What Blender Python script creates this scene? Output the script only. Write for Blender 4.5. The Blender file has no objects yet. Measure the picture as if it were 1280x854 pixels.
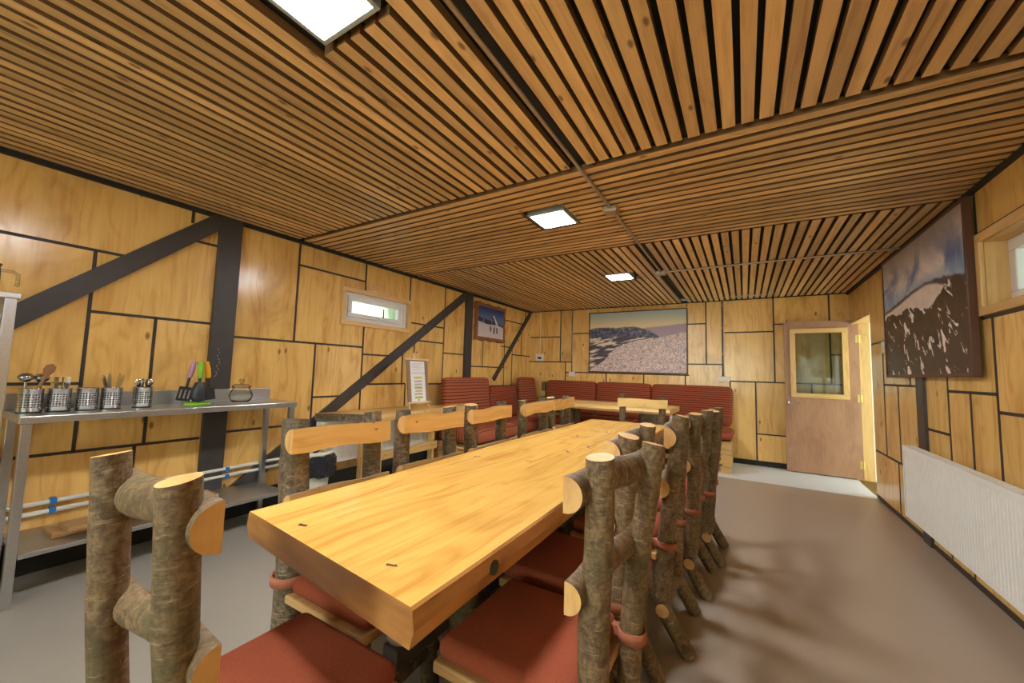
import bpy, math, random
from mathutils import Vector, Matrix, Quaternion

PI = math.pi
SC = bpy.context.scene
COL = SC.collection
RNG = random.Random(7)


# ------------------------------------------------------------------ materials
def s2l(c):
    def f(x):
        x /= 255.0
        return x / 12.92 if x <= 0.04045 else ((x + 0.055) / 1.055) ** 2.4
    return (f(c[0]), f(c[1]), f(c[2]), 1.0)


class NT:
    """small node-tree helper"""
    def __init__(self, name):
        self.m = bpy.data.materials.new(name)
        self.m.use_nodes = True
        self.t = self.m.node_tree
        self.b = self.t.nodes['Principled BSDF']

    def n(self, typ, **kw):
        x = self.t.nodes.new(typ)
        for k, v in kw.items():
            setattr(x, k, v)
        return x

    def put(self, sock, v):
        if isinstance(v, bpy.types.NodeSocket):
            self.t.links.new(v, sock)
        elif isinstance(v, (tuple, list)) and sock.type == 'RGBA' and len(v) == 3:
            sock.default_value = s2l(v)
        else:
            sock.default_value = v

    def math(self, op, a, b=0.0, c=0.0, clamp=False):
        x = self.n('ShaderNodeMath', operation=op)
        x.use_clamp = clamp
        self.put(x.inputs[0], a)
        self.put(x.inputs[1], b)
        self.put(x.inputs[2], c)
        return x.outputs[0]

    def mix(self, f, a, b, blend='MIX'):
        x = self.n('ShaderNodeMix', data_type='RGBA', blend_type=blend)
        self.put(x.inputs[0], f)
        self.put(x.inputs[6], a)
        self.put(x.inputs[7], b)
        return x.outputs[2]

    def sstep(self, v, lo, hi):
        x = self.n('ShaderNodeMapRange', interpolation_type='SMOOTHSTEP')
        self.put(x.inputs[0], v)
        self.put(x.inputs[1], lo)
        self.put(x.inputs[2], hi)
        return x.outputs[0]

    def noise(self, vec, scale, detail=3.0, rough=0.5, dist=0.0):
        x = self.n('ShaderNodeTexNoise')
        if vec is not None:
            self.put(x.inputs['Vector'], vec)
        x.inputs['Scale'].default_value = scale
        x.inputs['Detail'].default_value = detail
        x.inputs['Roughness'].default_value = rough
        x.inputs['Distortion'].default_value = dist
        return x.outputs['Fac']

    def uv(self):
        x = self.n('ShaderNodeUVMap', uv_map='UVMap')
        s = self.n('ShaderNodeSeparateXYZ')
        self.t.links.new(x.outputs[0], s.inputs[0])
        return s.outputs[0], s.outputs[1]

    def rnd(self):
        x = self.n('ShaderNodeAttribute', attribute_name='rnd')
        return x.outputs['Fac']

    def obj(self):
        return self.n('ShaderNodeTexCoord').outputs['Object']

    def comb(self, x, y, z=0.0):
        c = self.n('ShaderNodeCombineXYZ')
        self.put(c.inputs[0], x)
        self.put(c.inputs[1], y)
        self.put(c.inputs[2], z)
        return c.outputs[0]

    def bump(self, h, strength=0.2, dist=0.01):
        x = self.n('ShaderNodeBump')
        x.inputs['Strength'].default_value = strength
        x.inputs['Distance'].default_value = dist
        self.put(x.inputs['Height'], h)
        self.t.links.new(x.outputs[0], self.b.inputs['Normal'])

    def fin(self, color, rough=0.5, metal=0.0, spec=None, coat=None):
        self.put(self.b.inputs['Base Color'], color)
        self.put(self.b.inputs['Roughness'], rough)
        self.put(self.b.inputs['Metallic'], metal)
        if spec is not None:
            self.b.inputs['Specular IOR Level'].default_value = spec
        if coat is not None:
            self.b.inputs['Coat Weight'].default_value = coat[0]
            self.b.inputs['Coat Roughness'].default_value = coat[1]
        return self.m


def plain(name, c, rough=0.5, metal=0.0, var=0.06, scale=30.0, bump=0.0, spec=None):
    t = NT(name)
    nz = t.noise(t.obj(), scale, 3)
    dark = tuple(x * (1 - var * 2) for x in c)
    lite = tuple(min(255, x * (1 + var)) for x in c)
    col = t.mix(nz, dark, lite)
    if bump:
        t.bump(nz, bump, 0.004)
    return t.fin(col, rough, metal, spec)


def wood(name, light, dark, knot, rough=0.4, across=16.0, along=1.3, ring=0.55, knots=0.5,
         var=0.16, coat=None, bump=0.08, spec=None, blotch=0.0, ks=1.0, kr=1.0):
    """u runs along the grain in metres, v across it"""
    t = NT(name)
    u, v = t.uv()
    r = t.rnd()
    off1 = t.math('MULTIPLY', r, 37.0)
    off2 = t.math('MULTIPLY', r, 91.0)
    uu = t.math('ADD', u, off1)
    vv = t.math('ADD', v, off2)
    vec = t.comb(t.math('MULTIPLY', uu, along), t.math('MULTIPLY', vv, across), t.math('MULTIPLY', r, 13.0))
    g1 = t.noise(vec, 1.0, 5, 0.6, 0.8)
    vec2 = t.comb(t.math('MULTIPLY', uu, along * 2.5), t.math('MULTIPLY', vv, across * 7), 0.0)
    g2 = t.noise(vec2, 1.0, 3, 0.6, 0.2)
    # cathedral rings
    lo = t.noise(t.comb(t.math('MULTIPLY', uu, 0.9), t.math('MULTIPLY', vv, 3.2), t.math('MULTIPLY', r, 3.0)), 1.0, 3, 0.5, 0.3)
    ph = t.math('ADD', t.math('MULTIPLY', vv, 10.0), t.math('MULTIPLY', lo, 9.0))
    sn = t.math('SINE', t.math('MULTIPLY', ph, 6.2832))
    ringf = t.math('POWER', t.math('ADD', t.math('MULTIPLY', sn, 0.5), 0.5), 2.5)
    ringf = t.math('MULTIPLY', ringf, t.sstep(g1, 0.25, 0.65))
    f = t.math('ADD', t.math('MULTIPLY', g1, 0.75), t.math('MULTIPLY', g2, 0.35))
    f = t.math('ADD', f, t.math('MULTIPLY', ringf, ring * 0.5))
    f = t.sstep(f, 0.35, 1.05)
    col = t.mix(f, light, dark)
    if blotch:
        bl = t.noise(t.comb(t.math('MULTIPLY', uu, 1.6), t.math('MULTIPLY', vv, 2.6), r), 1.0, 4, 0.55, 0.6)
        col = t.mix(t.math('MULTIPLY', t.sstep(bl, 0.48, 0.75), blotch), col, tuple(0.6 * a + 0.4 * b for a, b in zip(dark, knot)))
    # board to board variation
    bv = t.math('ADD', 1.0 - var * 0.5, t.math('MULTIPLY', t.math('FRACT', t.math('MULTIPLY', r, 17.3)), var))
    col = t.mix(1.0, col, t.comb(bv, bv, bv), 'MULTIPLY')
    if knots > 0:
        vo = t.n('ShaderNodeTexVoronoi', feature='F1', voronoi_dimensions='2D')
        t.put(vo.inputs['Vector'], t.comb(t.math('MULTIPLY', uu, 1.25 * ks), t.math('MULTIPLY', vv, 2.6 * ks), t.math('MULTIPLY', r, 5.0)))
        vo.inputs['Scale'].default_value = 1.35
        d = t.math('ADD', vo.outputs['Distance'], t.math('MULTIPLY', t.math('SUBTRACT', g1, 0.5), 0.05))
        kn = t.math('SUBTRACT', 1.0, t.sstep(d, 0.02 * kr, 0.065 * kr))
        sepc = t.n('ShaderNodeSeparateColor')
        t.t.links.new(vo.outputs['Color'], sepc.inputs[0])
        keep = t.math('LESS_THAN', sepc.outputs[0], knots)
        col = t.mix(t.math('MULTIPLY', t.math('MULTIPLY', kn, keep), 0.8), col, knot)
    if bump:
        t.bump(f, bump, 0.003)
    return t.fin(col, rough, 0.0, spec, coat)


def bark_mat(name, a, b, c, moss):
    t = NT(name)
    o = t.obj()
    r = t.rnd()
    u, v = t.uv()
    sh = t.n('ShaderNodeVectorMath', operation='ADD')
    t.put(sh.inputs[0], o)
    t.put(sh.inputs[1], t.comb(t.math('MULTIPLY', r, 9.0), t.math('MULTIPLY', r, 5.0), r))
    o = sh.outputs[0]
    big = t.noise(o, 13.0, 5, 0.65, 0.8)
    fine = t.noise(o, 70.0, 5, 0.7, 0.4)
    # short bands round the stem
    ring = t.noise(t.comb(t.math('MULTIPLY', u, 130.0), t.math('MULTIPLY', v, 5.0), t.math('MULTIPLY', r, 20.0)), 1.0, 3, 0.6, 0.5)
    vert = t.noise(t.comb(t.math('MULTIPLY', u, 12.0), t.math('MULTIPLY', v, 26.0), t.math('MULTIPLY', r, 20.0)), 1.0, 3, 0.6, 0.6)
    col = t.mix(t.sstep(fine, 0.34, 0.66), a, b)
    col = t.mix(t.math('MULTIPLY', t.sstep(vert, 0.5, 0.7), 0.45), col, c)
    col = t.mix(t.math('MULTIPLY', t.sstep(big, 0.5, 0.66), 0.8), col, c)
    mossn = t.noise(o, 5.0, 4, 0.6, 0.4)
    col = t.mix(t.math('MULTIPLY', t.sstep(mossn, 0.48, 0.64), 0.6), col, moss)
    col = t.mix(t.math('MULTIPLY', t.sstep(ring, 0.58, 0.70), 0.45), col, (190, 168, 136))
    dk = t.math('SUBTRACT', 1.0, t.sstep(ring, 0.30, 0.40))
    col = t.mix(t.math('MULTIPLY', dk, 0.5), col, tuple(x * 0.6 for x in c))
    h = t.math('ADD', t.math('MULTIPLY', fine, 0.7), t.math('ADD', t.math('MULTIPLY', ring, 0.5), t.math('MULTIPLY', big, 0.8)))
    t.bump(h, 0.7, 0.008)
    return t.fin(col, 0.6)


def stripe_mat(name, base, line, pitch, base2):
    """upholstery: u runs across the stripes, in metres"""
    t = NT(name)
    u, v = t.uv()
    wob = t.noise(t.comb(t.math('MULTIPLY', u, 2.0), t.math('MULTIPLY', v, 1.2)), 2.0, 2)
    ph = t.math('FRACT', t.math('ADD', t.math('DIVIDE', u, pitch), t.math('MULTIPLY', wob, 0.5)))
    tri = t.math('ABSOLUTE', t.math('SUBTRACT', ph, 0.5))
    f = t.sstep(tri, 0.30, 0.43)
    nz = t.noise(t.obj(), 160.0, 2)
    body = t.mix(nz, base, base2)
    col = t.mix(t.math('MULTIPLY', f, 0.85), body, line)
    t.bump(t.math('SUBTRACT', 1.0, f), 0.5, 0.006)
    m = t.fin(col, 0.85, spec=0.2)
    return m


def weave_mat(name, a, b):
    t = NT(name)
    o = t.obj()
    n1 = t.noise(o, 260.0, 2)
    n2 = t.noise(o, 14.0, 3)
    col = t.mix(n1, a, b)
    col = t.mix(t.math('MULTIPLY', t.sstep(n2, 0.5, 0.75), 0.25), col, tuple(x * 0.75 for x in a))
    t.bump(n1, 0.5, 0.003)
    return t.fin(col, 0.9, spec=0.15)


def steel_mat(name, c, rough, streak=True):
    t = NT(name)
    o = t.n('ShaderNodeMapping')
    t.t.links.new(t.obj(), o.inputs[0])
    o.inputs['Scale'].default_value = (3.0, 60.0, 60.0)
    nz = t.noise(o.outputs[0], 2.0, 3)
    col = t.mix(nz, tuple(x * 0.86 for x in c), c)
    rg = t.math('ADD', rough - 0.06, t.math('MULTIPLY', nz, 0.14))
    return t.fin(col, rg, 1.0)


def glass_mat(name, tint=(235, 242, 240), rough=0.02, amount=1.0, ior=1.5):
    t = NT(name)
    tr = t.n('ShaderNodeBsdfTransparent')
    tr.inputs[0].default_value = s2l(tint)
    gl = t.n('ShaderNodeBsdfGlossy')
    nz = t.noise(t.obj(), 3.0, 2)
    t.put(gl.inputs['Roughness'], t.math('ADD', rough, t.math('MULTIPLY', nz, 0.02)))
    fr = t.n('ShaderNodeFresnel')
    fr.inputs[0].default_value = ior
    fac = t.math('ADD', t.math('MULTIPLY', fr.outputs[0], 0.9), 1.0 - amount, clamp=True)
    mx = t.n('ShaderNodeMixShader')
    t.put(mx.inputs[0], fac)
    t.t.links.new(tr.outputs[0], mx.inputs[1])
    t.t.links.new(gl.outputs[0], mx.inputs[2])
    out = t.t.nodes['Material Output']
    t.t.links.new(mx.outputs[0], out.inputs[0])
    t.t.nodes.remove(t.b)
    return t.m


def emit_mat(name, c, strength):
    t = NT(name)
    nz = t.noise(t.obj(), 2.0, 1)
    col = t.mix(nz, c, tuple(min(255, x * 1.01) for x in c))
    t.put(t.b.inputs['Base Color'], (240, 240, 240))
    t.put(t.b.inputs['Emission Color'], col)
    t.b.inputs['Emission Strength'].default_value = strength
    return t.m


M = {}
M['ply'] = wood('varnished_plywood', (240, 197, 119), (210, 153, 78), (132, 82, 40), rough=0.2, across=9.0, along=0.8,
                ring=0.42, knots=0.42, var=0.24, bump=0.16, blotch=0.5)
M['slat'] = wood('ceiling_slat_wood', (222, 182, 124), (172, 130, 80), (96, 64, 36), rough=0.36, across=30.0, along=1.4,
                 ring=0.3, knots=0.75, var=0.5, bump=0.06, ks=1.5, kr=1.15)
M['slatedge'] = wood('gap_shaded_slat_edge', (138, 102, 62), (100, 72, 44), (60, 40, 26), rough=0.6, across=30.0, along=1.4,
                     ring=0.3, knots=0.2, var=0.3, bump=0.0)  # slat sides coloured darker, painting in the shade of the gaps
M['slab'] = wood('varnished_slab', (234, 186, 98), (200, 140, 60), (120, 70, 28), rough=0.2, across=16.0, along=0.5,
                 ring=0.4, knots=0.0, var=0.05, bump=0.03, blotch=0.3)
M['edge'] = wood('slab_live_edge', (206, 150, 84), (150, 96, 50), (74, 50, 28), rough=0.3, across=10.0, along=1.6,
                 ring=0.5, knots=0.7, var=0.05, bump=0.1, blotch=1.0, ks=1.6, kr=1.6)
M['plank'] = wood('honey_plank', (228, 188, 118), (198, 152, 84), (110, 62, 24), rough=0.35, across=22.0, along=1.6,
                  ring=0.4, knots=0.45, var=0.16, bump=0.05, ks=3.0, kr=1.1)
M['pale_plank'] = wood('pale_plank', (238, 206, 130), (216, 172, 92), (130, 86, 40), rough=0.45, across=22.0, along=1.6,
                       ring=0.4, knots=0.6, var=0.12, bump=0.05, ks=3.0, kr=1.0)
M['pine'] = wood('pine_trim', (228, 188, 124), (200, 152, 90), (130, 76, 34), rough=0.42, across=22.0, along=1.3,
                 ring=0.4, knots=0.25, var=0.14, bump=0.04)
M['raw'] = wood('raw_board', (190, 150, 100), (150, 108, 66), (90, 60, 36), rough=0.7, across=25.0, along=1.4,
                ring=0.4, knots=0.3, var=0.2, bump=0.15)
M['pallet'] = wood('pallet_board', (226, 186, 116), (190, 146, 84), (110, 76, 40), rough=0.65, across=25.0, along=1.4,
                   ring=0.4, knots=0.3, var=0.25, bump=0.1)
M['doorw'] = wood('door_plywood', (176, 132, 102), (140, 98, 72), (100, 62, 44), rough=0.45, across=5.0, along=2.0,
                  ring=0.15, knots=0.0, var=0.05, bump=0.04)
M['framew'] = wood('dark_frame_wood', (92, 54, 34), (62, 34, 20), (40, 22, 12), rough=0.4, across=25.0, along=1.4,
                   ring=0.4, knots=0.2, var=0.15)
M['seatwood'] = wood('seat_board_wood', (206, 164, 108), (164, 118, 70), (90, 60, 36), rough=0.55, across=25.0, along=1.4,
                    ring=0.4, knots=0.3, var=0.15, bump=0.06)
M['rustic'] = wood('rough_edge_frame', (156, 104, 62), (106, 66, 38), (60, 36, 20), rough=0.7, across=25.0, along=2.4,
                   ring=0.5, knots=0.4, var=0.2, bump=0.3)
M['cut'] = wood('cut_log_end', (222, 178, 114), (192, 140, 78), (130, 84, 40), rough=0.55, across=18.0, along=9.0,
                ring=0.5, knots=0.0, var=0.18)
M['bark'] = bark_mat('grey_brown_bark', (98, 76, 50), (142, 116, 82), (74, 54, 34), (88, 82, 46))
M['bark2'] = bark_mat('dark_flaky_bark', (84, 68, 52), (140, 118, 92), (50, 40, 32), (88, 82, 58))
M['black'] = plain('dark_recess_paint', (36, 33, 28), 0.7)
M['seam'] = plain('dark_joint_strip', (60, 50, 40), 0.55)
M['steelpaint'] = plain('charcoal_painted_steel', (66, 60, 58), 0.42, var=0.08, scale=14)
M['white'] = plain('white_enamel', (244, 242, 234), 0.35, var=0.02, scale=6)
M['pvc'] = plain('white_window_plastic', (228, 224, 222), 0.35, var=0.02, scale=6)
M['pipe'] = plain('white_pipe_plastic', (222, 218, 204), 0.35, var=0.03, scale=8)
M['blue'] = plain('blue_clip_plastic', (40, 120, 190), 0.4)
M['steel'] = steel_mat('brushed_stainless_steel', (214, 216, 218), 0.34)
M['chrome'] = steel_mat('polished_steel', (220, 220, 220), 0.14)
M['galv'] = steel_mat('galvanised_conduit', (196, 176, 156), 0.42)
M['lampframe'] = plain('grey_lamp_frame', (170, 176, 170), 0.4, 0.0)
M['diff'] = emit_mat('lit_diffuser', (246, 248, 250), 66.0)
M['red'] = weave_mat('rust_red_weave', (164, 86, 58), (128, 62, 42))
M['tie'] = weave_mat('terracotta_tie_fabric', (176, 112, 86), (150, 90, 68))
M['stripe'] = stripe_mat('striped_rust_upholstery', (174, 98, 66), (76, 36, 28), 0.0440, (154, 82, 54))
M['stripe2'] = stripe_mat('fine_striped_upholstery', (166, 86, 56), (70, 32, 24), 0.0345, (146, 72, 48))
M['blackplastic'] = plain('black_kitchen_plastic', (40, 42, 46), 0.4)
M['green'] = plain('lime_green_plastic', (132, 190, 40), 0.4)
M['orange'] = plain('orange_plastic', (240, 168, 20), 0.4)
M['mauve'] = plain('mauve_plastic', (190, 140, 170), 0.4)
M['woodspoon'] = plain('worn_wooden_spoon', (160, 112, 74), 0.6)
M['glass'] = glass_mat('clear_pane_glass')
M['jar'] = glass_mat('clear_jar_glass', (240, 240, 234), 0.05, 0.96, 1.18)
M['brass'] = plain('pale_brass', (226, 200, 130), 0.35, 0.6)
M['paper'] = plain('white_paper', (238, 232, 226), 0.7, var=0.02)
M['lime'] = plain('lime_highlight_print', (206, 212, 60), 0.7)
M['lime2'] = plain('green_highlight_print', (172, 196, 40), 0.7)
M['pinkp'] = plain('pink_print', (222, 184, 178), 0.7)
M['grayp'] = plain('grey_print', (176, 170, 164), 0.7)
M['easelw'] = plain('pale_easel_wood', (236, 206, 160), 0.5)
M['easelb'] = plain('brown_back_board', (150, 118, 92), 0.6)
M['chalk'] = plain('worn_white_scratch', (170, 160, 150), 0.7)
M['plate'] = plain('white_socket_plastic', (236, 230, 214), 0.4, var=0.02)
M['dark_screen'] = plain('dark_display', (80, 70, 64), 0.3)
M['whiteply'] = plain('white_bin_plastic', (224, 216, 196), 0.4, var=0.03, scale=5)
M['roll'] = plain('white_tissue', (226, 222, 220), 0.9)


def bag_mat():
    t = NT('black_bin_liner')
    o = t.obj()
    nz = t.noise(o, 34.0, 4, 0.6, 2.0)
    t.bump(nz, 1.0, 0.08)
    return t.fin(t.mix(nz, (36, 36, 42), (70, 70, 80)), 0.16)


M['bag'] = bag_mat()


def floor_mat():
    t = NT('painted_concrete_floor')
    o = t.obj()
    s = t.n('ShaderNodeSeparateXYZ')
    t.t.links.new(o, s.inputs[0])
    n1 = t.noise(o, 1.2, 4, 0.6)
    n2 = t.noise(o, 25.0, 4, 0.6)
    col = t.mix(n1, (150, 143, 132), (170, 162, 150))
    col = t.mix(t.math('MULTIPLY', n2, 0.25), col, (130, 124, 114))
    # browner tone along the aisle
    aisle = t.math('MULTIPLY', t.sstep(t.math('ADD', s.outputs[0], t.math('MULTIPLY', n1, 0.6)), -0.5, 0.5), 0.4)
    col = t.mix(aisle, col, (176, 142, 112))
    # the lighter grey screed strip at the far end of the room
    far = t.sstep(s.outputs[1], 5.69, 5.71)
    col = t.mix(t.math('MULTIPLY', far, 0.85), col, (214, 218, 224))
    t.bump(n2, 0.04, 0.004)
    return t.fin(col, t.math('ADD', 0.30, t.math('MULTIPLY', n1, 0.12)), spec=0.45)


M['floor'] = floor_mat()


def canister_mat():
    t = NT('perforated_steel')
    u, v = t.uv()
    fu = t.math('SUBTRACT', t.math('FRACT', t.math('MULTIPLY', u, 24.0)), 0.5)
    fv = t.math('SUBTRACT', t.math('FRACT', t.math('MULTIPLY', v, 76.0)), 0.5)
    d = t.math('SQRT', t.math('ADD', t.math('MULTIPLY', fu, fu), t.math('MULTIPLY', fv, fv)))
    hole = t.math('LESS_THAN', d, 0.34)
    band = t.math('MULTIPLY', t.math('GREATER_THAN', v, 0.03), t.math('LESS_THAN', v, 0.104))
    hole = t.math('MULTIPLY', hole, band)
    col = t.mix(hole, (214, 212, 208), (74, 72, 68))
    t.put(t.b.inputs['Metallic'], t.math('SUBTRACT', 1.0, hole))
    t.put(t.b.inputs['Base Color'], col)
    t.b.inputs['Roughness'].default_value = 0.22
    return t.m


M['canister'] = canister_mat()


# ---- printed landscapes (flat prints hanging in the room)
def ridge(t, u, pts):
    """piecewise linear skyline from u to v"""
    x = t.n('ShaderNodeFloatCurve')
    c = x.mapping.curves[0]
    for i, (a, b) in enumerate(pts):
        if i == 0:
            c.points[0].location = (a, b)
        elif i == len(pts) - 1:
            c.points[-1].location = (a, b)
        else:
            c.points.new(a, b)
    x.mapping.update()
    t.put(x.inputs['Value'], u)
    return x.outputs[0]


def below(t, v, line, soft=0.012):
    return t.sstep(t.math('SUBTRACT', line, v), -soft, soft)


def pic_valley():
    t = NT('valley_print')
    u, v = t.uv()
    p = t.comb(t.math('MULTIPLY', u, 1.55), v)
    n_big = t.noise(p, 5.0, 4)
    n_mid = t.noise(p, 16.0, 5, 0.65)
    n_fine = t.noise(p, 55.0, 4, 0.7)
    col = t.mix(t.sstep(v, 0.72, 1.0), (232, 208, 160), (176, 190, 184))
    far = t.math('ADD', ridge(t, u, [(0, .5), (.5, .66), (.62, .71), (.8, .735), (1, .76)]), t.math('MULTIPLY', n_big, 0.03))
    col = t.mix(below(t, v, far), col, (172, 150, 162))
    mt = t.math('ADD', ridge(t, u, [(0, .725), (.12, .75), (.3, .74), (.5, .745), (.62, .69), (.72, .6), (.8, .5), (1, .4)]),
                t.math('MULTIPLY', t.math('SUBTRACT', n_mid, 0.5), 0.07))
    mcol = t.mix(t.sstep(n_mid, 0.42, 0.62), (74, 78, 98), (122, 120, 136))
    snow = t.math('MULTIPLY', t.sstep(n_mid, 0.56, 0.66), t.sstep(v, 0.62, 0.74))
    mcol = t.mix(t.math('MULTIPLY', snow, 0.7), mcol, (190, 184, 190))
    col = t.mix(below(t, v, mt), col, mcol)
    vl = t.math('ADD', ridge(t, u, [(0, .56), (.3, .58), (.6, .56), (1, .5)]), t.math('MULTIPLY', t.math('SUBTRACT', n_mid, 0.5), 0.08))
    streak = t.noise(t.comb(t.math('MULTIPLY', u, 4.0), t.math('ADD', t.math('MULTIPLY', v, 14.0), t.math('MULTIPLY', u, -4.0))), 1.0, 4, 0.6, 0.4)
    vcol = t.mix(t.sstep(streak, 0.48, 0.56), (88, 80, 88), (230, 212, 190))
    col = t.mix(below(t, v, vl), col, vcol)
    sl = t.math('ADD', ridge(t, u, [(0, .02), (.15, .17), (.33, .43), (.6, .52), (.8, .58), (1, .64)]),
                t.math('MULTIPLY', t.math('SUBTRACT', n_mid, 0.5), 0.06))
    tree = t.math('ADD', t.math('MULTIPLY', t.noise(p, 24.0, 5, 0.7, 1.6), 0.75), t.math('MULTIPLY', n_fine, 0.35))
    scol = t.mix(t.sstep(tree, 0.46, 0.68), (236, 214, 200), (142, 122, 138))
    col = t.mix(below(t, v, sl), col, scol)
    return t.fin(col, 0.45, spec=0.3)


def pic_peak():
    t = NT('snowy_peak_print')
    u, v = t.uv()
    p = t.comb(t.math('MULTIPLY', u, 1.45), v)
    n_cl = t.noise(p, 3.2, 6, 0.6, 0.6)
    n_mid = t.noise(p, 11.0, 5, 0.65, 0.5)
    sky = t.mix(t.sstep(n_cl, 0.36, 0.64), (92, 116, 166), (236, 222, 214))
    sky = t.mix(t.sstep(v, 0.70, 1.0), sky, t.mix(n_cl, (140, 134, 150), (206, 192, 186)))
    sky = t.mix(t.math('MULTIPLY', t.math('SUBTRACT', 1.0, t.sstep(v, 0.64, 0.74)), 0.6), sky, (140, 172, 200))
    far = t.math('ADD', ridge(t, u, [(0, .555), (.2, .59), (.45, .63), (.65, .64), (1, .58)]),
                 t.math('MULTIPLY', t.math('SUBTRACT', n_mid, 0.5), 0.05))
    col = t.mix(below(t, v, far), sky, (76, 70, 84))
    plat = ridge(t, u, [(0, .535), (.2, .56), (.45, .605), (.65, .62), (.8, .57), (1, .5)])
    plat = t.math('ADD', plat, t.math('MULTIPLY', t.math('SUBTRACT', n_mid, 0.5), 0.02))
    col = t.mix(below(t, v, plat), col, t.mix(n_mid, (246, 230, 212), (206, 190, 186)))
    str_n = t.noise(t.comb(t.math('ADD', t.math('MULTIPLY', u, 15.0), t.math('MULTIPLY', v, 5.0)),
                           t.math('MULTIPLY', v, 7.0)), 1.0, 4, 0.6, 0.8)
    rock = t.mix(t.sstep(str_n, 0.59, 0.635), t.mix(n_mid, (48, 34, 30), (86, 64, 52)), (244, 230, 220))
    pk = t.math('ADD', ridge(t, u, [(0, .49), (.12, .52), (.25, .49), (.40, .52), (.52, .48), (.65, .46), (.72, .50), (.80, .56), (.88, .60), (1, .55)]),
                t.math('MULTIPLY', t.math('SUBTRACT', n_mid, 0.5), 0.07))
    col = t.mix(below(t, v, pk, 0.008), col, rock)
    return t.fin(col, 0.4, spec=0.35)


def pic_hikers():
    t = NT('snow_hikers_print')
    u, v = t.uv()
    p = t.comb(u, v)
    n_mid = t.noise(p, 7.0, 4, 0.6, 0.4)
    col = t.mix(t.sstep(v, 0.55, 1.0), (96, 118, 164), (44, 62, 116))
    mt = t.math('ADD', ridge(t, u, [(0, .66), (.25, .62), (.45, .60), (.6, .74), (.75, .56), (1, .5)]),
                t.math('MULTIPLY', t.math('SUBTRACT', n_mid, 0.5), 0.12))
    mcol = t.mix(t.sstep(n_mid, 0.5, 0.6), (50, 52, 72), (130, 130, 146))
    col = t.mix(below(t, v, mt), col, mcol)
    # pale diagonal ridge
    dd = t.math('ABSOLUTE', t.math('SUBTRACT', t.math('ADD', u, t.math('MULTIPLY', v, 0.55)), 1.0))
    st = t.math('MULTIPLY', t.math('LESS_THAN', dd, 0.035), t.math('MULTIPLY', t.math('GREATER_THAN', v, 0.40), t.math('LESS_THAN', v, 0.76)))
    col = t.mix(t.math('MULTIPLY', st, 0.8), col, (226, 222, 224))
    sn = t.math('ADD', ridge(t, u, [(0, .50), (.4, .44), (.7, .46), (1, .40)]), 0.0)
    col = t.mix(below(t, v, sn), col, t.mix(n_mid, (226, 208, 204), (190, 178, 190)))
    for cx, vb, vt, w in ((0.48, 0.22, 0.40, 0.022), (0.62, 0.16, 0.38, 0.024), (0.73, 0.18, 0.38, 0.022)):
        a = t.math('LESS_THAN', t.math('ABSOLUTE', t.math('SUBTRACT', u, cx)), w)
        b = t.math('MULTIPLY', t.math('GREATER_THAN', v, vb), t.math('LESS_THAN', v, vt))
        col = t.mix(t.math('MULTIPLY', a, b), col, (40, 36, 48))
    return t.fin(col, 0.4, spec=0.35)


M['pic_valley'] = pic_valley()
M['pic_peak'] = pic_peak()
M['pic_hikers'] = pic_hikers()


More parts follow.
